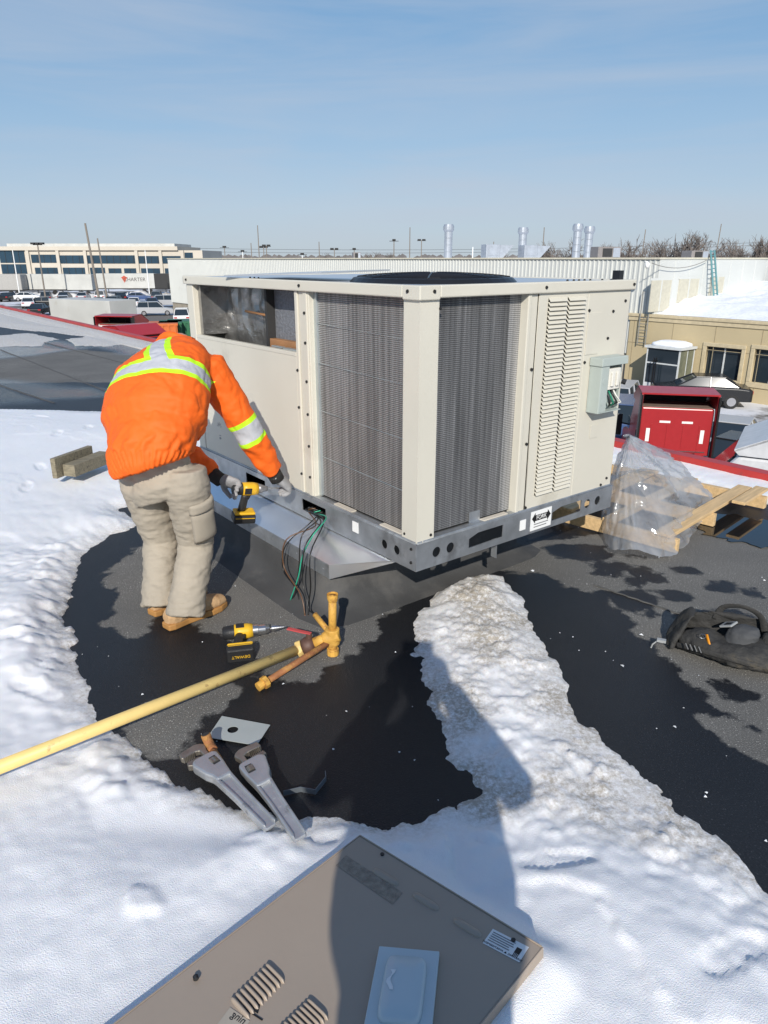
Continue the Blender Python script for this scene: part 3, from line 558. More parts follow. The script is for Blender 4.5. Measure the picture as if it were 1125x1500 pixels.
zi = ZB-.004; mb = MB(); mb.add([(u0, v0, ZS), (.01, .17, zi), (.01, v1, zi), (u0, v1, ZS), (u0, v0, ZS-.004), (.01, .17, zi-.004), (.01, v1, zi-.004), (u0, v1, ZS-.004)], [(0,1,2,3), (7,6,5,4), (0,4,5,1), (2,6,7,3), (1,5,6,2), (0,3,7,4)]); mb.build('shelf', m_sheet, ad)
mb = MB(); mb.box((u0-.004, v0-.004, ZF), (u0, v1, ZS+.003)); mb.build('fascia', m_galv, ad, bevel=.0015)
mb = MB(); mb.add([(u0-.004, v0-.006, ZF), (.06, .165, zi-.012), (.06, .165, zi+.001), (u0-.004, v0-.006, ZS+.003), (u0-.004, v0-.002, ZF), (.06, .169, zi-.012), (.06, .169, zi+.001), (u0-.004, v0-.002, ZS+.003)], [(0,1,2,3), (7,6,5,4), (0,4,5,1), (2,6,7,3), (1,5,6,2), (0,3,7,4)]); mb.build('fascia', m_sheet, ad)
MB().box((.02, v0+.02, ZF), (u1, v1, zi-.01)).build('riser', m_dark, ad)
for y in np.arange(v0+.05, 2.4, .26): MB().tube([(u0-.003, y, ZS-.035), (u0-.007, y, ZS-.035)], .004, 6).build('rivet', m_galv, ad)
br = MB(); br.box((.46, .02, -.075), (.463, .05, .0)); br.box((.463, .047, -.075), (.49, .05, 0)); br.build('hanging_bracket', m_galv, un)
# ------------------------------------------------ loose wires out of the fork pocket
wr = thing('loose_wires', 'bundle of black, brown and green wires hanging from slot in the base rail', 'wires', (F[0], F[1], 0), YAW)
ys = (ya+yb)/2
w_px = [((.01, .01, .01), [(450, 770), (418, 800), (415, 835), (432, 860), (440, 885)]), ((.02, .018, .016), [(465, 762), (442, 785), (438, 830), (433, 865), (428, 885)]), ((.03, .35, .22), [(478, 758), (458, 785), (443, 815), (437, 845), (425, 882)]), ((.015, .015, .015), [(470, 765), (447, 800), (443, 850), (450, 880), (452, 912)]), ((.12, .06, .03), [(462, 770), (420, 790), (416, 830), (440, 870), (447, 908)]), ((.01, .01, .01), [(474, 762), (455, 810), (455, 860), (452, 890), (460, 900)])]
for i, (cl, pp) in enumerate(w_px):
    P = [(.03, SC*(ys-.05+.02*i), ZB+.06), (-.02, SC*(ys-.05+.02*i), ZB+.055)]
    for j, px in enumerate(pp):
        d = -u0+.02+.05*j/4+.012*i if j > 0 else .10
        q = onplane(*px, A, F-A*d); P.append((-d, float((q-F)@B), max(.012, float(q[2]))))
    cu = [Vector(p) for p in P]; fine_ = []
    for a in range(len(cu)-1):
        p0, p1, p2, p3 = cu[max(a-1, 0)], cu[a], cu[a+1], cu[min(a+2, len(cu)-1)]
        for t in np.linspace(0, 1, 6, endpoint=False): fine_.append(.5*((2*p1)+(p2-p0)*t+(2*p0-5*p1+4*p2-p3)*t*t+(3*p1-p0-3*p2+p3)*t**3))
    fine_.append(cu[-1]); mb = MB(); mb.tube(fine_, .0035, 7); wo_ = mb.build('wire', mat('wire%d' % i, cl, .35, var=0), wr, smooth=True)
    mb = MB(); e = fine_[-1]; mb.tube([e, e+(fine_[-1]-fine_[-2]).normalized()*.022], .0018, 6); mb.build('copper_end', mat('copper', (.55, .22, .11), .35, metal=.8), wo_)
# ------------------------------------------------ people
KS = 1.094
def at4(x, y, Y): return at(x, y, Y*KS)
V3 = lambda p: np.asarray(p, float)
def wr_noise(p, fx, fy, fz, seed=0): return mnoise.fractal(Vector((p[0]*fx+seed, p[1]*fy, p[2]*fz)), 1., 2., 3)
def face_head(mb, c, fwd, upv, r=.105):
    rt = np.cross(fwd, upv); c = V3(c)
    mb.loft([(c+upv*z*r, rt, fwd, a*r, b*r) for z, a, b in ((-1.25, .25, .3), (-1.1, .5, .62), (-.7, .68, .85), (-.2, .76, .97), (.35, .80, 1.02), (.8, .70, .88), (1.1, .42, .5), (1.2, .1, .1))], 20)
    mb.loft([(c+fwd*r*.9+upv*r*.15, rt, upv, .1*r, .1*r), (c+fwd*r*1.2-upv*r*.2, rt, upv, .2*r, .16*r)], 8)            # nose
    for s in (-1, 1): mb.loft([(c+rt*s*r*.76-upv*.02, fwd, upv, .16*r, .3*r), (c+rt*s*r*.9-upv*.01, fwd, upv, .2*r, .34*r)], 8)   # ears
m_skin = mat('skin', (.42, .25, .18), .5)
def glove(name, parent, wrist, axis, palmn, m, curl, hold=None):
    mb = MB(); axis = unit(axis); palmn = unit(palmn-axis*np.dot(palmn, axis)); sd_ = np.cross(axis, palmn); w0 = V3(wrist)
    mb.loft([(w0-axis*.03, sd_, palmn, .038, .032), (w0, sd_, palmn, .038, .028), (w0+axis*.03, sd_, palmn, .045, .024), (w0+axis*.08, sd_, palmn, .050, .021), (w0+axis*.10, sd_, palmn, .045, .017)], 16)
    for k, (off, ln) in enumerate(((.034, .066), (.012, .076), (-.011, .071), (-.033, .056))):
        p = w0+axis*.088+sd_*off; d = axis.copy(); pts = [p]; n_ = palmn
        for s in range(3):
            a = R(curl[s]+3*k); d = d*math.cos(a)+n_*math.sin(a); d = unit(d); n_ = unit(palmn-d*np.dot(palmn, d)) if abs(np.dot(palmn, d)) < .98 else -axis; p = p+d*ln/2.6; pts.append(p)
        mb.tube(pts, [.0135, .013, .012, .010], 10)
    p = w0+axis*.03+sd_*.036; d1 = unit(axis*.7+sd_*.6+palmn*.5); d2 = unit(axis*.8+palmn*.6); mb.tube([p, p+d1*.04, p+d1*.04+d2*.03, p+d1*.04+d2*.055], [.016, .015, .013, .010], 10)
    return remesh(mb, .0045, m, name, parent, 3)
def boot(parent, heel, toe, m_up, m_sole):
    h, t = V3(heel), V3(toe); h[2] = t[2] = .0; d = unit(t-h); s = np.array([d[1], -d[0], 0]); L_ = np.linalg.norm(t-h); z = np.array([0, 0, 1.]); mb = MB()
    mb.loft([(h+d*.06+z*.03, d, s, .055, .040), (h+d*.072+z*.09, d, s, .052, .041), (h+d*.082+z*.13, d, s, .050, .043), (h+d*.085+z*.15, d, s, .045, .04)], 16)
    mb.loft([(h+d*x+z*zc, s, z, a, b, 2.3) for x, zc, a, b in ((.005, .055, .025, .03), (.03, .06, .038, .045), (.10, .068, .041, .055), (.17, .062, .044, .046), (.22, .056, .049, .036), (.27, .052, .048, .031), (L_-.01, .045, .030, .022))], 16)
    bo = remesh(mb, .006, m_up, 'boot', parent, 4, lambda p: .002*wr_noise(p, 40, 40, 40))
    mb = MB(); pl = [(.0, -.03), (.03, -.039), (.10, -.036), (.16, -.04), (.23, -.051), (.28, -.047), (L_, -.022), (L_+.005, 0), (L_, .022), (.28, .047), (.23, .051), (.16, .04), (.10, .036), (.03, .039), (0, .03)]
    mb.prism(pl, h+z*.002, d, s, z, .030); mb.build('sole', m_sole, bo, bevel=.006)
    mb = MB()
    for k in range(5): c = h+d*(.105+.022*k)+z*(.135-.014*k); mb.tube([c-s*.03-z*.008, c+z*.004, c+s*.03-z*.008], .003, 6)
    mb.build('laces', mat('lace', (.30, .2, .1), .8), bo)
    return bo
def figure(label, J, mats, hem_z, lateral, vox=.0068, tape=False, wrinkle=1., ks=1.):
    J = {k: (np.asarray(v, float)/ks if k not in ('fwd', 'look', 'headup', 'hemdir') else v) for k, v in J.items()}
    root = thing('person', label, 'person', (0, 0, 0)); root.scale = (ks, ks, ks)
    pel, neck = V3(J['pelvis']), V3(J['neck']); sp = unit(neck-pel); lat = unit(lateral-sp*np.dot(lateral, sp)); dep = np.cross(sp, lat)        # dep points backwards/forwards
    if np.dot(dep, J['fwd']) < 0: dep = -dep
    # jacket
    T_ = np.linalg.norm(neck-pel); P = lambda t, o=0: pel+sp*T_*t+dep*o
    mb = MB(); up0 = J.get('hemdir', sp); zh = np.array([0, 0, 1.]); fh = unit(np.cross(zh, lat)); fh = fh if np.dot(fh, J['fwd']) > 0 else -fh
    mb.loft([(pel-zh*.065-fh*.035, lat, fh, .188, .165), (pel-zh*.03-fh*.035, lat, fh, .195, .175), (pel+zh*.03-fh*.025, lat, unit(fh+dep*.5), .205, .178), (P(.12, -.03), lat, dep, .222, .172), (P(.2, -.045), lat, dep, .256, .186), (P(.4, -.055), lat, dep, .258, .182), (P(.6, -.045), lat, dep, .245, .166), (P(.8, -.02), lat, dep, .215, .135), (P(.93, 0), lat, dep, .165, .10), (P(1.0, .01), lat, dep, .10, .075), (P(1.07, .03), lat, dep, .075, .065)], 28)
    for k in ('R', 'L'):
        s, e, h = V3(J['sh'+k]), V3(J['el'+k]), V3(J['wr'+k]); mb.tube([s+unit(P(.75)-s)*.08, s, s+(e-s)*.4, e, e+(h-e)*.5, h-unit(h-e)*.02], [.09, .093, .080, .070, .063, .052], 18)
    def dj(p):
        a = wr_noise(p, 9, 9, 14)*.006+wr_noise(p, 22, 22, 30, 5)*.0012
        hz = np.dot(p-pel, up0)+.035
        a -= .010*max(0, .32-abs(wr_noise(p, 7, 7, 5, 9)))*1.6-.003; a -= .003*max(0, .25-abs(wr_noise(p, 14, 14, 9, 2)))*2
        if hz < .03: a += .003*math.sin(math.atan2(np.dot(p-pel, dep), np.dot(p-pel, lat))*46)
        if .03 < hz < .14: a += .005*math.sin(math.atan2(np.dot(p-pel, dep), np.dot(p-pel, lat))*17+wr_noise(p, 8, 8, 8)*4)*(1-(hz-.03)/.11)
        return a*wrinkle
    jk = remesh(mb, vox, mats['jacket'], 'jacket', root, 5, dj)
    if tape:
        me = jk.data; n = len(me.vertices); co = np.empty(n*3); me.vertices.foreach_get('co', co); co = co.reshape(-1, 3); r = co-pel; s = r@sp/T_; wl_ = r@lat; bk = r@dep
        s0 = .50+.25*(wl_+.0)**2; d = np.abs((s-s0)*T_)
        # straps on the back
        for wa, wb in ((.15, -.02), (-.215, -.12)):
            t = np.clip((s-.50)/.5, 0, 1); dl = np.abs(wl_-(wa+(wb-wa)*t))*.85; d = np.where((s > .52) & (bk < .03), np.minimum(d, dl), d)
        arm = np.zeros(n, bool)
        for k in ('R', 'L'):
            sh, e, h = V3(J['sh'+k]), V3(J['el'+k]), V3(J['wr'+k]); ax = unit(e-sh); q = co-sh; t = q@ax; rad = np.linalg.norm(q-t[:, None]*ax, axis=1); ina = (rad < .125) & (t > .04); Le = np.linalg.norm(e-sh)
            q2 = co-e; ax2 = unit(h-e); t2 = q2@ax2; r2 = np.linalg.norm(q2-t2[:, None]*ax2, axis=1); inb = (r2 < .11) & (t2 > .0)
            d = np.where(inb, np.abs(t2-.01)+.0, np.where(ina, np.abs(t-Le-.0), d))
        a_ = me.attributes.new('tape', 'FLOAT', 'POINT'); a_.data.foreach_set('value', d.astype(np.float32))
    # trousers
    mb = MB(); hc = (V3(J['hipR'])+V3(J['hipL']))/2; zz = np.array([0, 0, 1.]); fw_ = unit(np.cross(zz, lat)); fw_ = fw_ if np.dot(fw_, J['fwd']) > 0 else -fw_
    mb.loft([(hc-zz*.12-fw_*.0, lat, fw_, .150, .105), (hc-zz*.06-fw_*.01, lat, fw_, .165, .122), (hc-zz*.01-fw_*.0, lat, fw_, .158, .118), (pel-up0*.05+dep*.01, lat, dep, .145, .105), (pel+up0*.03+dep*.02, lat, dep, .12, .09)], 24)
    for k in ('R', 'L'):
        h, kn, an = V3(J['hip'+k]), V3(J['kn'+k]), V3(J['an'+k]); mb.tube([h+zz*.02, h-zz*.05, h+(kn-h)*.5, kn, kn+(an-kn)*.45, kn+(an-kn)*.85, an-zz*.025], [.085, .098, .097, .083, .082, .082, .088], 20)
    def dp(p):
        q = min(np.linalg.norm(p-V3(J['knR'])), np.linalg.norm(p-V3(J['knL']))); lo = max(0, .32-p[2])/.3; f1 = max(0, .30-abs(wr_noise(p, 5, 5, 17, 4)))*(.6+math.exp(-q*6)+lo); f2 = max(0, .22-abs(wr_noise(p, 13, 13, 30, 7)))
        return (-.010*f1-.006*f2+.002+wr_noise(p, 7, 7, 22)*.005*(.5+math.exp(-q*6)+lo)+wr_noise(p, 18, 18, 45, 3)*.003)*wrinkle
    tr = remesh(mb, vox, mats['trousers'], 'trousers', root, 5, dp)
    # body under the clothes: neck and head
    mb = MB(); hd = V3(J['head']); mb.tube([P(.85), P(1.05, .02), hd], [.07, .06, .055], 14); face_head(mb, hd, unit(J['look']), unit(J['headup'])); bd = remesh(mb, .007, m_skin, 'body', root, 2)
    mb = MB(); hu = unit(J['headup']); lk = unit(J['look']); rtv = np.cross(lk, hu)
    mb.loft([(hd+hu*.03-lk*.01, rtv, lk, .092, .112), (hd+hu*.08-lk*.008, rtv, lk, .088, .107), (hd+hu*.118, rtv, lk, .06, .07), (hd+hu*.135, rtv, lk, .02, .02)], 20); mb.build('cap', mats['cap'], root, smooth=True)
    for k in ('R', 'L'):
        an = V3(J['an'+k]); boot(root, J['heel'+k], J['toe'+k], mats['boot'], mats['sole'])
    return root, jk, tr
m_or = mat('hi_vis_orange', (.82, .125, .004), .7, var=.06, vscale=4, bump=.15, bscale=500)
N, L, b = nodes(m_or); ta = N.new('ShaderNodeAttribute'); ta.attribute_name = 'tape'; src = b.inputs['Base Color'].links[0].from_socket
r1 = math_n(N, L, 'LESS_THAN', ta.outputs['Fac'], .053); r2 = math_n(N, L, 'LESS_THAN', ta.outputs['Fac'], .030)
L.new(mix_n(N, L, r2, mix_n(N, L, r1, src, (.50, .88, .015)), (.46, .47, .50)), b.inputs['Base Color']); pass
m_kh = mat('khaki_cotton', (.36, .315, .25), .85, var=.10, vscale=5, bump=.25, bscale=420, dirt=(.24, .20, .15), dscale=4, dthr=.60)
m_boot = mat('tan_leather', (.52, .33, .17), .7, var=.2, vscale=12, bump=.3, bscale=120, dirt=(.36, .2, .09), dscale=7, dthr=.55); m_sole = mat('boot_sole', (.40, .20, .06), .6, var=.2, vscale=20)
m_glv = mat('grey_glove', (.33, .33, .34), .8, var=.15, vscale=30, bump=.4, bscale=300); m_hair = mat('dark_cap', (.03, .028, .026), .9)
lat = np.array([.80, -.60, 0]); fwd = np.array([.60, .80, 0])
neck = at4(257, 508, 3.42); pel = at4(231, 658, 3.03)
J = dict(pelvis=pel, neck=neck, fwd=fwd, hemdir=np.array([.0, .25, .97]), shR=at4(308, 545, 3.32), elR=at4(362, 628, 3.36), wrR=at4(402, 695, 3.44), shL=at4(195, 548, 3.55), elL=at4(240, 640, 3.60), wrL=at4(316, 698, 3.46),
         hipR=at4(272, 692, 3.0), hipL=at4(206, 692, 3.10), knR=at4(288, 795, 3.10), knL=at4(236, 790, 3.20), anR=g(272, 893, .10)*[1, 1, 1], anL=g(234, 880, .10),
         heelR=g(243, 923), toeR=g(330, 887), heelL=g(222, 903), toeL=g(300, 868), head=neck+np.array([-.03, .20, -.17]), look=(.35, .55, -.8), headup=(.55, .65, .45))
wk, jk, tr = figure('worker bending forward in orange hi-vis jacket, khaki cargo trousers and tan boots', J, dict(jacket=m_or, trousers=m_kh, boot=m_boot, sole=m_sole, cap=m_hair), 0, lat, tape=True, ks=KS)
J = {k: (np.asarray(v, float)/KS if k not in ('fwd', 'look', 'headup', 'hemdir') else v) for k, v in J.items()}; neck = neck/KS; pel = pel/KS
# collar roll, cuffs, pocket
mb = MB(); sp = unit(neck-pel); c = neck+sp*.005; l2 = unit(lat-sp*np.dot(lat, sp)); d2 = np.cross(sp, l2); mb.tube([c+l2*.088*math.cos(t)+d2*.066*math.sin(t)+sp*.012*math.sin(3*t) for t in np.linspace(0, 2*math.pi, 25)], .019, 10, cap=False); mb.build('collar', mat('collar_orange', (.82, .125, .004), .7), wk, smooth=True)
for k, t in (('R', m_skin), ('L', m_hair)):
    e, h = V3(J['el'+k]), V3(J['wr'+k]); d = unit(h-e); mb = MB(); mb.tube([h-d*.05, h+d*.035], [.040, .036], 14); mb.build('cuff', m_hair, wk, smooth=True)
h, kn = V3(J['hipR']), V3(J['knR']); ax = unit(kn-h); out = unit(np.array([.75, -.66, 0])-ax*np.dot([.75, -.66, 0], ax)); sd3 = np.cross(ax, out)
for nm, a0, hl, hw, th in (('cargo_pocket', .235, .085, .070, .012), ('pocket_flap', .135, .028, .076, .017)):
    mb = MB(); pts = []
    c = h+ax*a0; k = 8
    for i in range(k+1):
        for j in range(k+1):
            s_ = (i/k*2-1)*hw; t_ = (j/k*2-1)*hl; rr = .099+th*(1-max(abs(i/k*2-1), abs(j/k*2-1))**6)+.003*mnoise.noise(Vector((s_*40, t_*40, 3))); an_ = s_/.105; pts.append(c+ax*t_+out*rr*math.cos(an_)+sd3*rr*math.sin(an_))
    mb.add(pts, [(i*(k+1)+j, (i+1)*(k+1)+j, (i+1)*(k+1)+j+1, i*(k+1)+j+1) for i in range(k) for j in range(k)]); ob = mb.build(nm, m_kh, wk, smooth=True); s = ob.modifiers.new('s', 'SOLIDIFY'); s.thickness = .006
hr_ = at4(428, 716, 3.52)/KS; glove('glove', wk, J['wrR']+unit(hr_-J['wrR'])*.02, hr_-J['wrR'], np.array([-.5, .2, -.8]), m_glv, (30, 45, 30))
hl_ = at4(352, 712, 3.50)/KS; glove('glove', wk, J['wrL']+unit(hl_-J['wrL'])*.02, hl_-J['wrL'], np.array([.3, -.5, -.8]), m_glv, (45, 60, 45))
# ------------------------------------------------ cordless tools
m_yel = mat('tool_yellow', (.72, .42, .02), .45, var=.06); m_tb = mat('tool_black', (.018, .018, .019), .5, var=.2, vscale=20, bump=.2, bscale=200); m_chr = mat('chuck_steel', (.5, .5, .5), .25, metal=.95)
def drill(name, label, M, kind):
    root = thing(name, label, 'drill'); root.matrix_world = M
    X_, Y_, Z_ = (1, 0, 0), (0, 1, 0), (0, 0, 1)
    ring = lambda x, r, z=0, e=2.4: ((x, 0, z), Y_, Z_, r, r*1.05, e)
    mb = MB(); mb.loft([ring(-.085, .020), ring(-.08, .029), ring(-.03, .033), ring(-.028, .033)], 20); mb.build('motor_cap', m_tb, root, smooth=True)
    mb = MB(); mb.loft([ring(-.028, .034), ring(.0, .035), ring(.035, .034), ring(.06, .030)], 20); mb.build('body', m_yel, root, smooth=True)
    for sg in (-1, 1): MB().box((-.02, sg*.034-.002, -.018), (.02, sg*.034+.002, .018)).build('side_badge', m_tb, root, bevel=.003)
    if kind == 'drill':
        mb = MB(); mb.loft([ring(.06, .031, 0, 2), ring(.085, .031, 0, 2), ring(.087, .026, 0, 2), ring(.12, .025, 0, 2), ring(.14, .017, 0, 2)], 24); mb.build('chuck', m_chr, root, smooth=False)
        mb = MB(); mb.loft([ring(.14, .004, 0, 2), ring(.15, .017, 0, 2)]+[q for i in range(5) for q in (ring(.15+.012*i, .017-.003*i, 0, 2), ring(.162+.012*i, .017-.003*i, 0, 2))]+[ring(.225, .001, 0, 2)], 16); mb.build('step_bit', m_chr, root)
    else:
        mb = MB(); mb.loft([ring(.06, .029, 0, 2), ring(.085, .022, 0, 2), ring(.10, .016, 0, 2), ring(.115, .014, 0, 2)], 20); mb.build('nose', mat('nose_grey', (.25, .25, .26), .4, metal=.5), root, smooth=True)
        MB().tube([(.11, 0, 0), (.185, 0, 0)], .0045, 8).build('driver_bit', m_chr, root)
    mb = MB(); mb.loft([((-.005-.016*t, 0, -.03-.105*t), (1, 0, 0), (0, 1, 0), .021+.003*t, .017) for t in np.linspace(0, 1, 6)], 16); mb.build('handle', m_tb, root, smooth=True)
    mb = MB(); mb.loft([((.018-.012*t, 0, -.035-.03*t), (1, 0, 0), (0, 1, 0), .010, .009) for t in (0, .5, 1)], 10); mb.build('trigger', m_tb, root, smooth=True)
    mb = MB(); mb.box((-.065, -.036, -.152), (.055, .036, -.136)); mb.build('foot', m_yel, root, bevel=.008)
    bt = MB().box((-.068, -.040, -.205), (.058, .040, -.154)).build('battery', m_tb, root, bevel=.009)
    MB().box((-.06, -.0415, -.17), (.05, .0415, -.166)).build('battery_stripe', m_yel, bt)
    return root, bt
def basis(o, x, zhint): x = unit(x); y = unit(np.cross(zhint, x)); z = np.cross(x, y); return frame(o, x, y, z)
tip = at4(416, 715, 3.58); bodyc = at4(362, 716, 3.50)
drill('impact_driver', 'yellow and black cordless impact driver held in gloved hand against the unit', basis(bodyc, tip-bodyc, (.1, -.15, 1)), 'impact')
# the second drill lies on its battery
bc = g(340, 914, .215); bc = at4(345, 917, 2.86)
bx = unit(g(400, 916)-g(345, 914)); 
dr, bt = drill('drill', 'cordless drill with step bit lying on the wet membrane', basis((0, 0, 0), (1, .1, 0), (0, 0, 1)), 'drill')
c0 = g(325, 962)+np.array([.03, .045, 0]); q_d = g(352, 925, .045); dr.matrix_world = basis((q_d[0], q_d[1], .045), (.975, .22, .0), (-.15, .97, .1))
text('lettering', 'DEWALT', .021, m_yel, frame((-.005, .0, -.2055), (-1, 0, 0), (0, 1, 0), (0, 0, -1)), bt, .0006)
# ------------------------------------------------ gas pipe assembly
m_py = mat('yellow_pipe_paint', (.76, .55, .20), .5, var=.10, vscale=8, dirt=(.26, .12, .05), dscale=17, dthr=.615); m_rust = mat('rust', (.30, .12, .045), .8, var=.35, vscale=22, bump=.4, bscale=160, dirt=(.42, .22, .06), dscale=14, dthr=.5)
m_pyr = mat('rusty_yellow', (.60, .33, .06), .65, var=.2, vscale=25, dirt=(.30, .12, .03), dscale=18, dthr=.54, bump=.25, bscale=120); m_br = mat('brown_valve', (.10, .05, .035), .6, var=.3, vscale=20)
tee = np.array([*g(487, 962)[:2], .0]); tee = g(487, 960); tz = at(487, 932, tee[1])
gp = thing('gas_pipe', 'long yellow gas pipe with rusty tee fittings lying across snow and membrane', 'pipe')
pA = g(-60, 1147, .165); pB = g(440, 950, .045); dpp = unit(pB-pA)
mb = MB(); mb.tube([pA, pB], .0235, 20); mb.build('long_pipe', m_py, gp, smooth=True)
cx_ = V3(tz); dq = unit(cx_-pB)
mb = MB(); mb.tube([pB-dq*.015, pB+dq*.012], .040, 8); mb.build('union_nut', m_py, gp, bevel=.003)
mb = MB(); mb.tube([pB+dq*.012, pB+dq*.03, pB+dq*.05, pB+dq*.07], [.034, .042, .042, .034], 14); mb.build('valve_body', m_br, gp, smooth=True)
mb = MB(); vq = pB+dq*.045; mb.tube([vq, vq+np.array([0, 0, .062])], .014, 10); mb.build('valve_stem', m_br, gp)
hv = at(402, 917, vq[1]+.06); mb = MB(); hd_ = unit(hv-(vq+[0, 0, .06])); sdv = unit(np.cross(hd_, (0, 0, 1))); mb.obox(vq+np.array([0, 0, .062])+hd_*.05, hd_, sdv, np.cross(hd_, sdv), .06, .011, .003); mb.build('valve_handle', mat('red_vinyl', (.45, .06, .06), .5), gp, bevel=.002)
mb = MB(); mb.tube([pB+dq*.07, cx_-dq*.02], .026, 18); mb.build('pipe', m_pyr, gp, smooth=True)
mb = MB(); mb.tube([cx_-dq*.045, cx_-dq*.03, cx_+dq*.03], [.030, .035, .035], 16); mb.tube([cx_-[0, 0, .04], cx_+[0, 0, .04]], .034, 16); remesh(mb, .004, m_pyr, 'tee', gp, 2)
mb = MB(); top = at(487, 872, tee[1]); mb.tube([cx_, top], .0185, 16); mb.build('riser', m_pyr, gp, smooth=True)
mb = MB(); mb.tube([top-[0, 0, .03], top-[0, 0, .012], top+[0, 0, .006]], [.021, .026, .026], 14, cap=False); mb.tube([top-[0, 0, .02], top-[0, 0, .019]], .02, 14); mb.build('coupling', m_pyr, gp, smooth=True)
mb = MB(); mb.tube([cx_, [cx_[0], cx_[1], .012]], .021, 16); mb.build('drip_leg', m_pyr, gp, smooth=True); mb = MB(); mb.tube([[cx_[0], cx_[1], .004], [cx_[0], cx_[1], .04]], .028, 10); mb.build('end_cap', m_pyr, gp, bevel=.003)
e1 = g(383, 1003, .022); mb = MB(); mb.tube([cx_-[0, 0, .02], e1], .0145, 14); mb.build('pipe', m_rust, gp, smooth=True)
d1 = unit(e1-cx_); mb = MB(); mb.tube([e1-d1*.03, e1-d1*.008], .028, 8); mb.tube([e1-d1*.008, e1+d1*.02], .020, 14); mb.build('union_nut', m_pyr, gp)
e2 = at(461, 900, cx_[1]+.10); mb = MB(); mb.tube([cx_, e2], .0135, 14); mb.build('pipe', m_pyr, gp, smooth=True)
# ------------------------------------------------ rusty nipple, pipe wrenches, plate, strap
rp0, rp1 = g(308, 1092, .055), g(358, 1172, .03)
rn = thing('pipe_nipple', 'short rusty pipe with elbow fitting between the two pipe wrenches', 'pipe'); d = unit(rp1-rp0)
mb = MB(); mb.tube([rp0, rp1-d*.02], .0125, 14); mb.build('pipe', m_rust, rn, smooth=True); mb = MB(); mb.tube([rp1-d*.025, rp1], .0115, 14); mb.build('thread', mat('thread', (.5, .47, .42), .5, metal=.5), rn, smooth=True)
up_ = np.array([-.25, .1, .95]); mb = MB(); mb.tube([rp0+d*.03, rp0+d*.012], .018, 14); mb.tube([rp0+d*.02, rp0-d*.005, rp0-d*.015+up_*.012, rp0-d*.018+up_*.035], [.016, .018, .018, .019], 14); remesh(mb, .003, m_rust, 'elbow', rn, 2); mb = MB(); q = rp0-d*.018+up_*.036; mb.tube([q, q+up_*.001], .0135, 14); mb.build('bore', m_dark, rn)
m_wal = mat('cast_aluminium', (.46, .47, .48), .42, metal=.65, var=.12, vscale=18, bump=.15, bscale=150, dirt=(.20, .20, .20), dscale=12, dthr=.62); m_wst = mat('jaw_steel', (.30, .27, .23), .45, metal=.8, var=.3, vscale=25, dirt=(.2, .1, .05), dscale=15, dthr=.58)
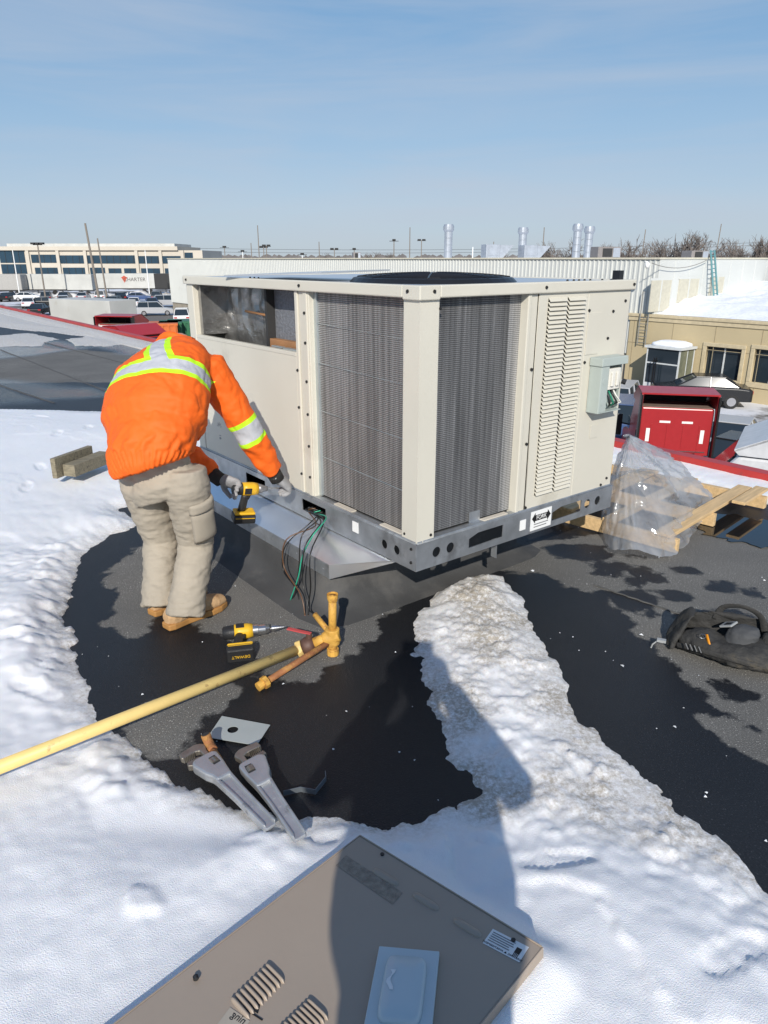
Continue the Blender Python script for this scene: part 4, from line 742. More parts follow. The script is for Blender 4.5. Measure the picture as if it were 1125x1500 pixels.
def wrench(label, head, tail, nrm, flip, scale=1.):
    hd_, tl = V3(head), V3(tail); x = unit(hd_-tl); z = unit(nrm-x*np.dot(nrm, x)); y = np.cross(z, x)*flip; Lh = np.linalg.norm(hd_-tl)
    root = thing('pipe_wrench', label, 'wrench', group=None); Mf = frame(tl, x, y, z)
    root.matrix_world = Mf
    S = scale
    def pr(poly, z0, h, nm, m, par=root, bv=.003):
        mb = MB(); mb.prism([(a*1.0, b_*S) for a, b_ in poly], (0, 0, z0), (1, 0, 0), (0, 1, 0), (0, 0, 1), h); ob = mb.build(nm, m, par, bevel=bv); fixn(ob); return ob
    def arc(cx, cy, r, a0, a1, n=8): return [(cx+r*math.cos(R(a0+(a1-a0)*k/n)), cy+r*math.sin(R(a0+(a1-a0)*k/n))) for k in range(n+1)]
    h0 = Lh-.12; hb = pr([(0, -.017), (.012, -.021), (h0, -.026), (h0, .026), (.012, .021), (0, .017)], -.006, .012, 'handle', m_wal)
    for s_ in (-1, 1): pr([(.004, s_*.0175), (.014, s_*.0225), (h0*.6, s_*.025), (h0, s_*.031), (h0, s_*.019), (h0*.6, s_*.0145), (.02, s_*.0125)], -.0155, .031, 'handle_flange', m_wal, hb, .004)
    pr([(h0-.03, -.028), (h0+.0, -.032), (h0+.03, -.044)]+arc(Lh-.025, -.028, .028, -100, -10)+[(Lh+.004, .010)]+arc(Lh-.018, .022, .022, 20, 100)+[(h0+.05, .040), (h0+.01, .034), (h0-.03, .029)], -.020, .040, 'head', m_wal, root, .008)
    wn_ = pr([(Lh-.075, .0), (Lh-.03, .002), (Lh-.028, .026), (Lh-.073, .027)], .0201, .001, 'nut_window', m_dark, root, 0)
    mb = MB(); k = 22
    mb.add([(Lh-.052+sx*.013, (.012+(.0225+.002*(i % 2))*math.cos(2*math.pi*i/k))*S, (.0245+.002*(i % 2))*math.sin(2*math.pi*i/k)) for sx in (-1, 1) for i in range(k)], [(i, (i+1) % k, k+(i+1) % k, k+i) for i in range(k)]+[tuple(range(k-1, -1, -1)), tuple(range(k, 2*k))]); fixn(mb.build('adjusting_nut', m_wst, root))
    pr([(Lh-.10, .003), (Lh+.045, .003), (Lh+.05, -.012), (Lh+.046, -.060), (Lh+.052, -.066), (Lh+.080, -.062)]+arc(Lh+.052, .0, .036, -10, 75)+[(Lh+.03, .024), (Lh-.10, .021)], -.0115, .023, 'hook_jaw', m_wst, root, .004)
    hj = pr([(Lh-.012, -.012), (Lh+.012, -.010), (Lh+.013, -.062), (Lh-.004, -.066), (Lh-.016, -.050)], -.0125, .025, 'heel_jaw', m_wst, root, .003)
    for i in range(7): pr([(Lh+.012, -.016-.0065*i), (Lh+.0165, -.018-.0065*i), (Lh+.012, -.0215-.0065*i)], -.012, .024, 'tooth', m_wst, hj, 0); pr([(Lh+.047, -.016-.0065*i), (Lh+.0425, -.018-.0065*i), (Lh+.047, -.0215-.0065*i)], -.011, .022, 'tooth', m_wst, hj, 0)
    for x in (h0*.35, h0*.5, h0*.65): pr([(x, -.006), (x+.03, -.006), (x+.03, .006), (x, .006)], .006, .0012, 'cast_mark', m_wal, hb, .001)
    return root
wrench('pipe wrench on membrane with its jaw hooked open, handle end in snow beside rusty pipe', g(366, 1118, .05), g(441, 1228, .075), (-.1, -.2, 1), 1)
wrench('pipe wrench with its curved jaw under the rusty pipe nipple, handle towards snow', g(300, 1112, .05), g(398, 1212, .06), (.1, -.2, 1), -1)
m_plt = mat('plate_paint', (.42, .46, .45), .45, metal=.2, var=.08, vscale=6, dirt=(.38, .20, .06), dscale=9, dthr=.70)
c4 = [g(325, 1049, .012), g(396, 1062, .012), g(376, 1092, .012), g(304, 1080, .012)]; o_p = c4[3]; ex = unit(c4[2]-c4[3]); ez = np.array([0, 0, 1.]); ey = np.cross(ez, ex)
loc = lambda P: (float((P-o_p)@ex), float((P-o_p)@ey))
hc = loc(g(341, 1069, .012)); tp = plate('metal_plate', [loc(p) for p in c4], [circ(hc[0], hc[1], .021, 28)], .002, m_plt, None, frame(o_p, ex, ey, ez)); tag(tp, 'pale grey metal plate with one round hole lying on membrane', 'plate')
mb = MB(); P = [g(*q, z=.012) for q in ((415, 1163), (440, 1157), (462, 1161), (478, 1141), (477, 1133))]
vsn = []
for i, p in enumerate(P): vsn += [p+[0, 0, -.009], p+[0, 0, .012]]
mb.add(vsn, [(2*i, 2*i+2, 2*i+3, 2*i+1) for i in range(len(P)-1)]); st = mb.build('metal_strap', mat('strap_steel', (.22, .25, .28), .4, metal=.6)); s = st.modifiers.new('s', 'SOLIDIFY'); s.thickness = .002; tag(st, 'thin bent metal pipe strap lying on wet black membrane', 'strap')
# ------------------------------------------------ timber offcuts
m_old = mat('weathered_wood', (.22, .19, .13), .85, var=.35, vscale=9, aniso=(1, 8, 8), bump=.3, bscale=30, dirt=(.06, .05, .04), dscale=5, dthr=.58)
b0, b1 = g(112, 712, .07), g(160, 692, .07); ex = unit(b1-b0); ex[2] = 0; ex = unit(ex); ey = np.array([-ex[1], ex[0], 0]); Lb = np.linalg.norm(b1-b0)*1.1
mb = MB(); mb.obox(b0+ex*Lb/2+ey*.05+[0, 0, .12], ex, ey, ez, Lb/2, .055, .047); o = mb.build('timber_block', m_old, bevel=.004); tag(o, 'weathered timber block lying flat on the snow', 'wood block')
mb = MB(); mb.obox(b0+ex*(Lb/2-.06)+ey*.14+[0, 0, .145], ex, ey, ez, Lb/2, .022, .08); o = mb.build('timber_block', m_old, bevel=.004); tag(o, 'weathered timber plank standing on edge behind the flat block', 'wood block')
# ------------------------------------------------ brown access panel on the snow
ZP = .10
T0 = g(527, 1225, ZP); T1 = g(793, 1388, .16); T2 = g(170, 1500, .12); ex = unit(T1-T0); eyp = T2-T0; eyp = unit(eyp-ex*np.dot(eyp, ex))
Lp = np.linalg.norm(T1-T0); Wp = 1.05
m_tan = mat('taupe_paint', (.37, .30, .235), .45, var=.05, vscale=3, bump=.03, bscale=50, dirt=(.25, .20, .155), dscale=5, dthr=.66)
pn = thing('louvred_sheet', 'taupe sheet metal access panel with louvres lying on the snow', 'panel'); pn.matrix_world = frame(T0, ex, eyp, -np.cross(ex, eyp)*-1)
nz_ = np.cross(ex, eyp); sgn = 1 if nz_[2] > 0 else -1
pn.matrix_world = frame(T0, ex, eyp, nz_*sgn) if sgn > 0 else frame(T0, ex, eyp, -nz_)
def pl(x, y): P = onplane(x, y, nz_, T0); return float((P-T0)@ex), float((P-T0)@eyp)
Wl = pl(170, 1500)[1]+.5
sh = MB().box((0, 0, -.004), (Lp, Wl, 0)).build('sheet', m_tan, pn, bevel=.0015)
MB().box((0, -.004, -.035), (Lp, -.0005, .003)).build('flange', m_tan, pn, bevel=.001); MB().box((Lp+.0005, -.004, -.03), (Lp+.004, Wl, .001)).build('flange', m_tan, pn, bevel=.001); MB().box((-.004, -.004, -.03), (-.0005, Wl, .001)).build('flange', m_tan, pn)
def hump(cx, cy, dx, dy, L_, W_, H_, nm, par, m):     # pressed louvre: half-round bump
    d = unit(np.array([dx, dy, 0])); n = np.array([-d[1], d[0], 0]); vsn = []; k = 14; j = 8
    for i in range(k+1):
        s = i/k*2-1; e = max(0, 1-abs(s)**5)**.5
        for q in range(j+1):
            a = math.pi*q/j; vsn.append(np.array([cx, cy, -.001])+d*s*L_/2+n*math.cos(a)*W_/2*max(e, .05)+np.array([0, 0, math.sin(a)*H_*e]))
    mb = MB(); mb.add(vsn, [(i*(j+1)+q, (i+1)*(j+1)+q, (i+1)*(j+1)+q+1, i*(j+1)+q+1) for i in range(k) for q in range(j)]); o = mb.build(nm, m, par, smooth=True); fixn(o); return o
for q0, q1 in (((546, 1274), (584, 1297)), ((604, 1309), (643, 1333)), ((664, 1347), (706, 1373))):
    a, b_ = np.array(pl(*q0)), np.array(pl(*q1)); c = (a+b_)/2; d = b_-a; hump(c[0], c[1], d[0], d[1], np.linalg.norm(d), .022, .010, 'raised_louvre', pn, m_tan)
for q0, q1, q2 in (((392, 1410), (335, 1465), (420, 1438)), ((452, 1462), (400, 1512), (484, 1492))):
    a, b_, c = (np.array(pl(*q)) for q in (q0, q1, q2)); n_ = 9
    for i in range(n_):
        p = a+(b_-a)*(i+.5)/n_; q = p+(c-a); m_ = (p+q)/2; d = q-p; hump(m_[0], m_[1], d[0], d[1], np.linalg.norm(d), np.linalg.norm(b_-a)/n_*.8, .012, 'louvre', pn, m_tan)
a, b_, c = (np.array(pl(*q)) for q in ((507, 1253), (492, 1268), (590, 1308)))
mb = MB(); mb.add([(*a, .0008), (*b_, .0008), (*(b_+c-a), .0008), (*c, .0008)], [(0, 1, 2, 3)]); mb.build('tape_residue', mat('residue', (.30, .245, .19), .9, var=.3, vscale=60, bump=.6, bscale=200), pn)
a, b_, c = (np.array(pl(*q)) for q in ((722, 1361), (707, 1382), (775, 1388)))
fl = MB(); q4 = [a, b_, b_+c-a, c]; fl.add([(*p, .0012) for p in q4], [(0, 1, 2, 3)]); fl = fl.build('warning_label', m_white, pn)
ux_, uy_ = unit(np.append(c-a, 0)), unit(np.append(b_-a, 0)); o0 = np.append(a, .0016); lw, lh = np.linalg.norm(c-a), np.linalg.norm(b_-a)
# printed upside down as it lies: header, lines of small print and a hand pictogram
for k in range(5): mb = MB(); y_ = .14+.13*k; x_ = (.68, .66, .69, .6, .64)[k]; z_ = np.array([0, 0, .0002]); mb.add([o0+ux_*lw*.06+uy_*lh*y_+z_, o0+ux_*lw*x_+uy_*lh*y_+z_, o0+ux_*lw*x_+uy_*lh*(y_+.05)+z_, o0+ux_*lw*.06+uy_*lh*(y_+.05)+z_], [(0, 1, 2, 3)]); mb.build('print_line', mat('print_grey', (.16, .16, .16), .5, var=.5, vscale=300), fl)
text('heading', 'WARNING \u25b2 AVERTISSEMENT', lh*.15, m_ink, frame(o0+ux_*lw*.5+uy_*lh*.88, -ux_, -uy_, np.cross(ux_, uy_)), fl, .0002)
mb = MB(); P = lambda s, t: o0+ux_*lw*s+uy_*lh*t
mb.add([P(.76, .3), P(.90, .3), P(.90, .65), P(.76, .65)], [(0, 1, 2, 3)])
for k in range(4): mb.add([P(.765+.035*k, .66), P(.79+.035*k, .66), P(.785+.035*k, .86), P(.77+.035*k, .86)], [(0, 1, 2, 3)])
mb.build('pictogram', m_ink, fl)
q3 = lambda x, y, z=.0012: np.append(np.array(pl(x, y)), z)
lb = MB(); lb.add([q3(337, 1476), q3(366, 1496), q3(330, 1552), q3(298, 1528)], [(0, 1, 2, 3)]); lb = lb.build('maker_label', mat('label_beige', (.42, .37, .30), .5), pn)
rd = unit(q3(341, 1487)-q3(359, 1499)); upd = np.cross((0, 0, 1.), rd); o1 = q3(350, 1492, .0016); text('lettering', 'ning', .024, m_ink, frame(o1, rd, upd, (0, 0, 1.)), lb, .0002)
mb = MB(); o2 = o1+upd*.022; mb.add([o2-rd*.05, o2+rd*.022, o2+rd*.022+upd*.004, o2-rd*.05+upd*.004], [(0, 1, 2, 3)]); mb.add([o2-rd*.03+upd*.008, o2+rd*.016+upd*.008, o2-rd*.007+upd*.05], [(0, 1, 2)]); mb.build('printed_mark', m_ink, lb)
mb = MB(); p = np.array(pl(287, 1434)); mb.tube([(p[0], p[1], -.002), (p[0], p[1], .008)], .007, 8); mb.tube([(p[0], p[1], .008), (p[0]+.012, p[1]+.004, .010)], .004, 6); mb.build('screw', m_screw, pn)
for q in ((560, 1252), (752, 1378)): p = pl(*q); MB().tube([(p[0], p[1], -.002), (p[0], p[1], .004)], .006, 8).build('screw', m_screw, pn)
# pale blue-grey cover lying on the panel
o_c = onplane(556, 1392, nz_, T0); c1_ = onplane(644, 1400, nz_, T0); cx1 = unit(c1_-o_c); cz = nz_*sgn; cy1 = np.cross(cz, cx1); cy1 = cy1 if cy1[1] < 0 else -cy1; wc = np.linalg.norm(c1_-o_c)
cv = thing('box_cover', 'pale blue grey metal box cover with pressed centre lying on the taupe panel', 'cover'); cv.matrix_world = frame(o_c, cx1, cy1, np.cross(cx1, cy1)) 
zs = 1 if np.cross(cx1, cy1)[2] > 0 else -1
m_cov = mat('pale_blue_grey', (.52, .60, .62), .32, var=.05, vscale=4, bump=.02, dirt=(.42, .47, .46), dscale=5, dthr=.6); hC = .22
MB().box((0, 0, zs*.001) if zs > 0 else (0, 0, -.014), (wc, hC, zs*.014) if zs > 0 else (wc, hC, -.001)).build('plate', m_cov, cv, bevel=.002)
mb = MB(); mb.loft([((wc/2, hC*.52, zs*z), (1, 0, 0), (0, 1, 0), wc*a_, hC*b2, 6) for z, a_, b2 in ((.012, .34, .40), (.022, .325, .385), (.028, .29, .36), (.029, .1, .2))], 48); o = mb.build('pressed_centre', m_cov, cv, smooth=True); fixn(o)
mb = MB(); mb.add([(wc*.27+.006*math.sin(k*1.3), hC*(.35+.04*k), zs*.0302) for k in range(7)]+[(wc*.33+.005*math.cos(k*1.1), hC*(.35+.04*k), zs*.0302) for k in range(6, -1, -1)], [tuple(range(14))]); mb.build('paint_smear', m_white, cv)
# ------------------------------------------------ tool bag
m_bag = mat('bag_cloth', (.035, .034, .032), .85, var=.4, vscale=10, bump=.5, bscale=90, dirt=(.10, .085, .06), dscale=7, dthr=.56)
bg_ = thing('tool_bag', 'slumped open black cloth tool bag lying on the membrane', 'bag', g(1060, 965), R(-22)); bg_.scale = (.92, .92, .78)
def blob(nm, rings, m, par, amp=.012, fq=11, vox=.009):
    mb = MB(); mb.loft(rings, 24); return remesh(mb, vox, m, nm, par, 3, lambda p: amp*wr_noise(p, fq, fq, fq, 2)+amp*.35*wr_noise(p, 30, 30, 30))
X1, Y1, Z1 = np.eye(3)
blob('bag_side', [((-.22, .03, .05), Y1, Z1, .05, .05), ((-.15, .02, .08), Y1, Z1, .10, .075), ((.0, -.02, .075), Y1, Z1, .13, .07), ((.15, -.03, .08), Y1, Z1, .12, .075), ((.27, -.02, .06), Y1, Z1, .09, .055), ((.36, -.02, .04), Y1, Z1, .05, .035)], m_bag, bg_, .016)
blob('bag_end', [((-.25, .08, .02), X1, Y1, .03, .12), ((-.235, .09, .09), X1, Y1, .025, .13), ((-.20, .10, .17), X1, Y1, .02, .10), ((-.17, .10, .22), X1, Y1, .015, .06)], m_bag, bg_, .010)
blob('bag_back', [((.0, .16, .01), X1, Y1, .25, .03), ((.0, .15, .10), X1, Y1, .24, .022), ((.02, .13, .19), X1, Y1, .20, .016), ((.03, .11, .24), X1, Y1, .13, .012)], m_bag, bg_, .012)
blob('pocket', [((.05, .0, .12), X1, Y1, .075, .06), ((.07, .01, .19), X1, Y1, .07, .055), ((.09, .02, .22), X1, Y1, .04, .03)], mat('pocket_grey', (.055, .057, .06), .8, var=.3, bump=.3), bg_, .008)
blob('pocket', [((.20, .02, .10), X1, Y1, .06, .05), ((.21, .03, .18), X1, Y1, .055, .045), ((.21, .03, .20), X1, Y1, .03, .02)], m_bag, bg_, .008)
for pts in ([(-.06, .12, .18), (-.03, .10, .28), (.06, .08, .31), (.14, .09, .26), (.17, .10, .16)], [(.17, .0, .16), (.26, .03, .20), (.33, .03, .13), (.36, .0, .05)], [(-.23, -.02, .05), (-.12, -.10, .09), (.02, -.15, .10), (.16, -.14, .08), (.30, -.08, .06)]):
    mb = MB(); cu = [Vector(p) for p in pts]; f_ = []
    for a in range(len(cu)-1):
        p0, p1, p2, p3 = cu[max(a-1, 0)], cu[a], cu[a+1], cu[min(a+2, len(cu)-1)]
        for t in np.linspace(0, 1, 6, endpoint=False): f_.append(.5*((2*p1)+(p2-p0)*t+(2*p0-5*p1+4*p2-p3)*t*t+(3*p1-p0-3*p2+p3)*t**3))
    f_.append(cu[-1]); mb.tube(f_, .017, 8, flat=.25); mb.build('strap', m_bag, bg_, smooth=True)
mb = MB(); mb.obox((.0, .05, .20), unit((.7, -.5, .5)), unit((.5, .8, .1)), unit((-.45, .2, .85)), .035, .03, .006); mb.build('buckle_plate', mat('pale_plastic', (.33, .34, .34), .4), bg_, bevel=.003); mb = MB(); mb.obox((.0, .045, .208), unit((.7, -.5, .5)), unit((.5, .8, .1)), unit((-.45, .2, .85)), .018, .014, .002); mb.build('buckle_window', m_ink, bg_)
mb = MB(); mb.tube([(-.10, -.05, .17), (-.085, -.075, .13), (-.065, -.095, .095)], [.011, .010, .008], 8, flat=.5); mb.build('knife_handle', mat('orange_plastic', (.75, .28, .01), .4), bg_, smooth=True)
for k in range(4): mb = MB(); mb.tube([(-.19+.02*k, -.085-.004*k, .11), (-.175+.02*k, -.105-.004*k, .085)], .0035, 7); mb.build('tool_tip', mat('dull_steel', (.16, .16, .16), .5, metal=.5), bg_)
mb = MB(); mb.tube([(-.118+.014*math.cos(t), -.07, .165+.014*math.sin(t)) for t in np.linspace(0, 6.28, 13)], .0018, 5, cap=False); mb.build('ring', m_chr, bg_)
mb = MB(); mb.obox((-.30, -.02, .06), (1, 0, 0), (0, 1, 0), (0, 0, 1), .022, .012, .008); mb.tube([(-.315, -.02, .06), (-.34, -.03, .03), (-.345, -.03, .005)], .004, 6); mb.build('clip', mat('pale_plastic', (.33, .34, .34), .4), bg_)
# ------------------------------------------------ timber skid and plastic wrap
m_pine = mat('pine', (.62, .43, .22), .7, var=.22, vscale=5, aniso=(1, 9, 9), bump=.15, bscale=20, dirt=(.48, .29, .12), dscale=4, dthr=.62)
pr_ = g(985, 812); e1 = unit([.70, .71, 0]); e2 = unit([-.71, .70, 0]); sk = thing('timber_skid', 'pale pine skid frame left beside the beige unit', 'pallet', pr_, math.atan2(e1[1], e1[0]))
def bd(lo, hi, nm='plank'): return MB().box(lo, hi).build(nm, m_pine, sk, bevel=.003)
bd((0, -.02, .012), (.04, 1.7, .10), 'bearer'); bd((1.28, -.12, .012), (1.33, 1.7, .10), 'bearer'); bd((.64, .0, .012), (.68, 1.7, .10), 'bearer')
for y, wd in ((.02, .10), (.40, .09), (.72, .14), (1.2, .1)): bd((-.01, y, .101), (1.40 if y < .1 else 1.34, y+wd, .125))
bd((.05, .10, .03), (.5, .16, .098), 'block'); bd((.9, -.1, .126), (1.38, -.01, .148))
# crumpled clear polythene
m_pol = bpy.data.materials.new('polythene'); m_pol.use_nodes = True; N = m_pol.node_tree.nodes; L = m_pol.node_tree.links; N.clear()
out = N.new('ShaderNodeOutputMaterial'); tr_ = N.new('ShaderNodeBsdfTransparent'); gl = N.new('ShaderNodeBsdfGlossy'); gl.inputs['Roughness'].default_value = .10; df = N.new('ShaderNodeBsdfDiffuse'); df.inputs['Color'].default_value = (.75, .77, .8, 1); tl = N.new('ShaderNodeBsdfTranslucent'); tl.inputs['Color'].default_value = (.75, .78, .82, 1)
m1 = N.new('ShaderNodeMixShader'); m1.inputs[0].default_value = .5; L.new(df.outputs[0], m1.inputs[1]); L.new(tl.outputs[0], m1.inputs[2])
tcn = N.new('ShaderNodeTexCoord'); nf = N.new('ShaderNodeTexNoise'); nf.inputs['Scale'].default_value = 5; nf.inputs['Detail'].default_value = 6; L.new(tcn.outputs['Object'], nf.inputs['Vector'])
mr_ = N.new('ShaderNodeMapRange'); mr_.inputs[1].default_value = .3; mr_.inputs[2].default_value = .7; mr_.inputs[3].default_value = .25; mr_.inputs[4].default_value = .6; L.new(nf.outputs['Fac'], mr_.inputs[0])
m2 = N.new('ShaderNodeMixShader'); L.new(mr_.outputs[0], m2.inputs[0]); L.new(tr_.outputs[0], m2.inputs[1]); L.new(m1.outputs[0], m2.inputs[2])
fr_ = N.new('ShaderNodeFresnel'); fr_.inputs[0].default_value = 1.5; m3 = N.new('ShaderNodeMixShader'); fm = N.new('ShaderNodeMath'); fm.operation = 'ADD'; fm.inputs[1].default_value = .02; L.new(fr_.outputs[0], fm.inputs[0]); m3.inputs[0].default_value = .13; L.new(m2.outputs[0], m3.inputs[1]); L.new(gl.outputs[0], m3.inputs[2]); L.new(m3.outputs[0], out.inputs[0])
nb = N.new('ShaderNodeTexVoronoi'); nb.inputs['Scale'].default_value = 13; nb.feature = 'DISTANCE_TO_EDGE'; L.new(tcn.outputs['Object'], nb.inputs['Vector']); bp = N.new('ShaderNodeBump'); bp.inputs['Strength'].default_value = .12; bp.inputs['Distance'].default_value = .02; L.new(nb.outputs['Distance'], bp.inputs['Height']); [L.new(bp.outputs[0], q.inputs['Normal']) for q in (gl, df)]
base = [g(889, 800, .03), g(930, 806, .12), g(988, 815, .03), g(1030, 770, .03), g(1052, 735, .10), g(1010, 705, .12), g(955, 690, .1), g(900, 700, .12), g(880, 745, .10)]
pk = at(922, 636, 4.75); nA, nR = 120, 60; vsn = []
for i in range(nA):
    t = i/nA*len(base); k = int(t); f_ = t-k; p0, p1, p2, p3 = (base[(k+o) % len(base)] for o in (-1, 0, 1, 2)); q = .5*((2*p1)+(p2-p0)*f_+(2*p0-5*p1+4*p2-p3)*f_*f_+(3*p1-p0-3*p2+p3)*f_**3)
    for j in range(nR):
        s = j/(nR-1); c = pk*(1-s)+q*s; bulge = math.sin(math.pi*s)*(.05+.04*math.sin(i*.21+1)); nrm = unit(np.array([q[0]-pk[0], q[1]-pk[1], .15])); fold = .05*s*(1.15-s)*2*mnoise.noise(Vector((i*.33, s*2.2, 0)))-.05*max(0, .35-abs(mnoise.noise(Vector((math.cos(i*.0524)*3+s*3, math.sin(i*.0524)*3, s*4)))))*2-.03*max(0, .3-abs(mnoise.noise(Vector((math.cos(i*.0524)*7, math.sin(i*.0524)*7+s*5, s*8)))))*2
        p = c+nrm*(bulge+fold); p[2] = max(p[2], .008+.12*(1-s)*0); vsn.append(p)
mb = MB(); mb.add(vsn, [(i*nR+j, ((i+1) % nA)*nR+j, ((i+1) % nA)*nR+j+1, i*nR+j+1) for i in range(nA) for j in range(nR-1)]); o = mb.build('plastic_wrap', m_pol, smooth=True); tag(o, 'crumpled clear polythene wrap draped over the pine skid', 'plastic sheet')
# ------------------------------------------------ person taking the picture (stands behind the lens; throws the long shadow)
ph = dict(pelvis=np.array([.02, -0.28, .98]), neck=np.array([.02, -0.26, 1.52]), fwd=np.array([0., 1.00, 0]), shR=np.array([.23, -0.26, 1.43]), elR=np.array([.36, -0.10, 1.20]), wrR=np.array([.12, -0.10, 1.58]), shL=np.array([-.19, -0.26, 1.43]), elL=np.array([-.33, -0.10, 1.20]), wrL=np.array([-.11, -0.10, 1.58]),
          hipR=np.array([.12, -0.28, .9]), hipL=np.array([-.08, -0.28, .9]), knR=np.array([.14, -0.24, .5]), knL=np.array([-.10, -0.24, .5]), anR=np.array([.15, -0.28, .12]), anL=np.array([-.11, -0.28, .12]), heelR=np.array([.15, -0.36, 0]), toeR=np.array([.17, -0.06, 0]), heelL=np.array([-.11, -0.36, 0]), toeL=np.array([-.13, -0.06, 0]), head=np.array([.02, -0.22, 1.66]), look=(0, 1, -.2), headup=(0, .2, 1))
m_coat = mat('dark_coat', (.03, .035, .05), .8, var=.2); pw, _, _ = figure('standing person in dark winter coat whose shadow crosses the taupe panel', ph, dict(jacket=m_coat, trousers=mat('dark_trousers', (.03, .03, .035), .85), boot=m_boot, sole=m_sole, cap=m_hair), 0, np.array([1., 0, 0]), vox=.016)
for s in (1, -1):
    wq = ph['wrR'] if s > 0 else ph['wrL']; glove('glove', pw, wq, np.array([-.35*s, .25, .9]), np.array([-.6*s, .7, 0]), m_hair, (35, 40, 30))
o = MB().box((-.075, -.04, 1.68), (.075, -.031, 1.76)).build('phone', m_blk, bevel=.003); tag(o, 'black phone held up in front of the person in the dark coat', 'phone')
# ------------------------------------------------ warehouse behind
def W(px, py): return g(px, py, ZG)
m_siding = mat('white_siding', (.60, .61, .58), .5, var=.04, vscale=.4, dirt=(.52, .52, .48), dscale=.5, dthr=.6); m_glass = mat('dark_glass', (.02, .03, .04), .08, var=0); m_trim = mat('cream_trim', (.62, .58, .46), .5); m_snowf = mat('roof_snow', (.84, .86, .9), .6, bump=.5, bscale=2)
K = W(944, 566); HW = 6.77
wh = thing('warehouse', 'long low white warehouse with ribbed metal siding', 'warehouse', K, YAW)            # local x = A, y = B
Lw, Ww = 66, 40
pm = None; rib_p = .30; 
def ribbed(nm, o, d, n_, z0, z1, count, pitch, dep, m):
    mb = MB(); pts = []; o = V3(o); d = V3(d); n_ = V3(n_)
    for i in range(count): 
        for a, b_ in ((0, 0), (.55, 0), (.65, 1), (.9, 1)): pts.append(o+d*(i+a)*pitch+n_*b_*dep)
    k = len(pts); mb.add([p+[0, 0, z0] for p in pts]+[p+[0, 0, z1] for p in pts], [(i, i+1, k+i+1, k+i) for i in range(k-1)]); ob = mb.build(nm, m, wh); fixn(ob); return ob
n_pan = 22
for i in range(n_pan): ribbed('siding_panel', (0, Lw*i/n_pan, 0), (0, 1, 0), (-1, 0, 0), 1.7, HW, int(Lw/n_pan/rib_p), rib_p, .05, m_siding)
MB().box((.10, 0, 0), (.5, Lw, 1.7)).build('block_base', mat('block_wall', (.33, .29, .23), .85, var=.2, vscale=2), wh)
MB().box((.12, .02, 1.7), (Ww, Lw, HW-.06)).build('core', m_siding, wh)
for i in range(13): MB().box((.01+i*1.5, -.05, 1.7), (1.49+i*1.5, 0.02, HW-.02)).build('wall_panel', m_siding, wh, bevel=.02)
MB().box((-.12, -.10, HW-.05), (Ww, .06, HW+.04)).build('eave_trim', m_trim, wh); MB().box((-.12, .06, HW-.05), (.04, Lw, HW+.04)).build('eave_trim', m_trim, wh)
MB().box((.05, .08, HW-.04), (Ww-.1, Lw-.1, HW+.02)).build('roof_snow', m_snowf, wh)
def wB(px, py):        # pixel on the warehouse end wall (plane through K with normal -B)
    P = onplane(px, py, B, K); return float((P-K)@A), float(P[2]-ZG)
for a, b_ in (((953, 411), (976, 455)), ((994, 409), (1016, 452)), ((1040, 406), (1053, 445))):
    x0, z1 = wB(*a); x1, z0 = wB(*b_); wd = MB().box((x0, -.10, z0), (x1, -.055, z1)).build('window', mat('blind', (.55, .52, .42), .6, var=.1), wh); MB().box((x0-.12, -.09, z1), (x1+.12, -.052, z1+.12)).build('frame', m_siding, wd); MB().box((x1, -.13, z0), (x1+.14, -.052, z1)).build('frame', m_siding, wd); MB().box(((x0+x1)/2-.05, -.115, z0), ((x0+x1)/2+.05, -.10, z1)).build('mullion', m_siding, wd)
x0, z0 = wB(942, 388); mb = MB(); mb.loft([((x0, -.25, z0+.15), X1, Y1, .05, .05), ((x0, -.25, z0+.05), X1, Y1, .13, .13), ((x0, -.25, z0-.1), X1, Y1, .10, .10), ((x0, -.25, z0-.18), X1, Y1, .03, .03)], 14); mb.box((x0-.04, -.25, z0+.12), (x0+.04, -.05, z0+.18)); mb.build('camera_dome', m_white, wh, smooth=True)
mb = MB(); pA_ = wB(947, 385); pB_ = wB(1030, 380); mb.tube([(pA_[0]+(pB_[0]-pA_[0])*t, -.3, pA_[1]+(pB_[1]-pA_[1])*t-1.0*4*t*(1-t)*.35) for t in np.linspace(0, 1, 14)], .02, 5); mb.build('slack_cable', mat('cable_grey', (.25, .24, .22), .7), wh)
# ladder leaning at the end wall
xa, za = wB(1034, 372); xb, zb = wB(1044, 440)
ld = thing('ladder', 'blue green extension ladder leaning on the white warehouse wall', 'ladder', K, YAW); m_lad = mat('ladder_green', (.10, .25, .27), .5)
for s in (0, .42): MB().tube([(xa+.25+s, -.9, zb-.6), (xa-.1+s, -.3, za+.2)], .05, 6).build('stile', m_lad, ld)
for t in np.linspace(.04, .98, 15): p = np.array([xa+.25, -.9, zb-.6])*(1-t)+np.array([xa-.1, -.3, za+.2])*t; MB().tube([p, p+[.42, 0, 0]], .025, 6).build('rung', m_lad, ld)
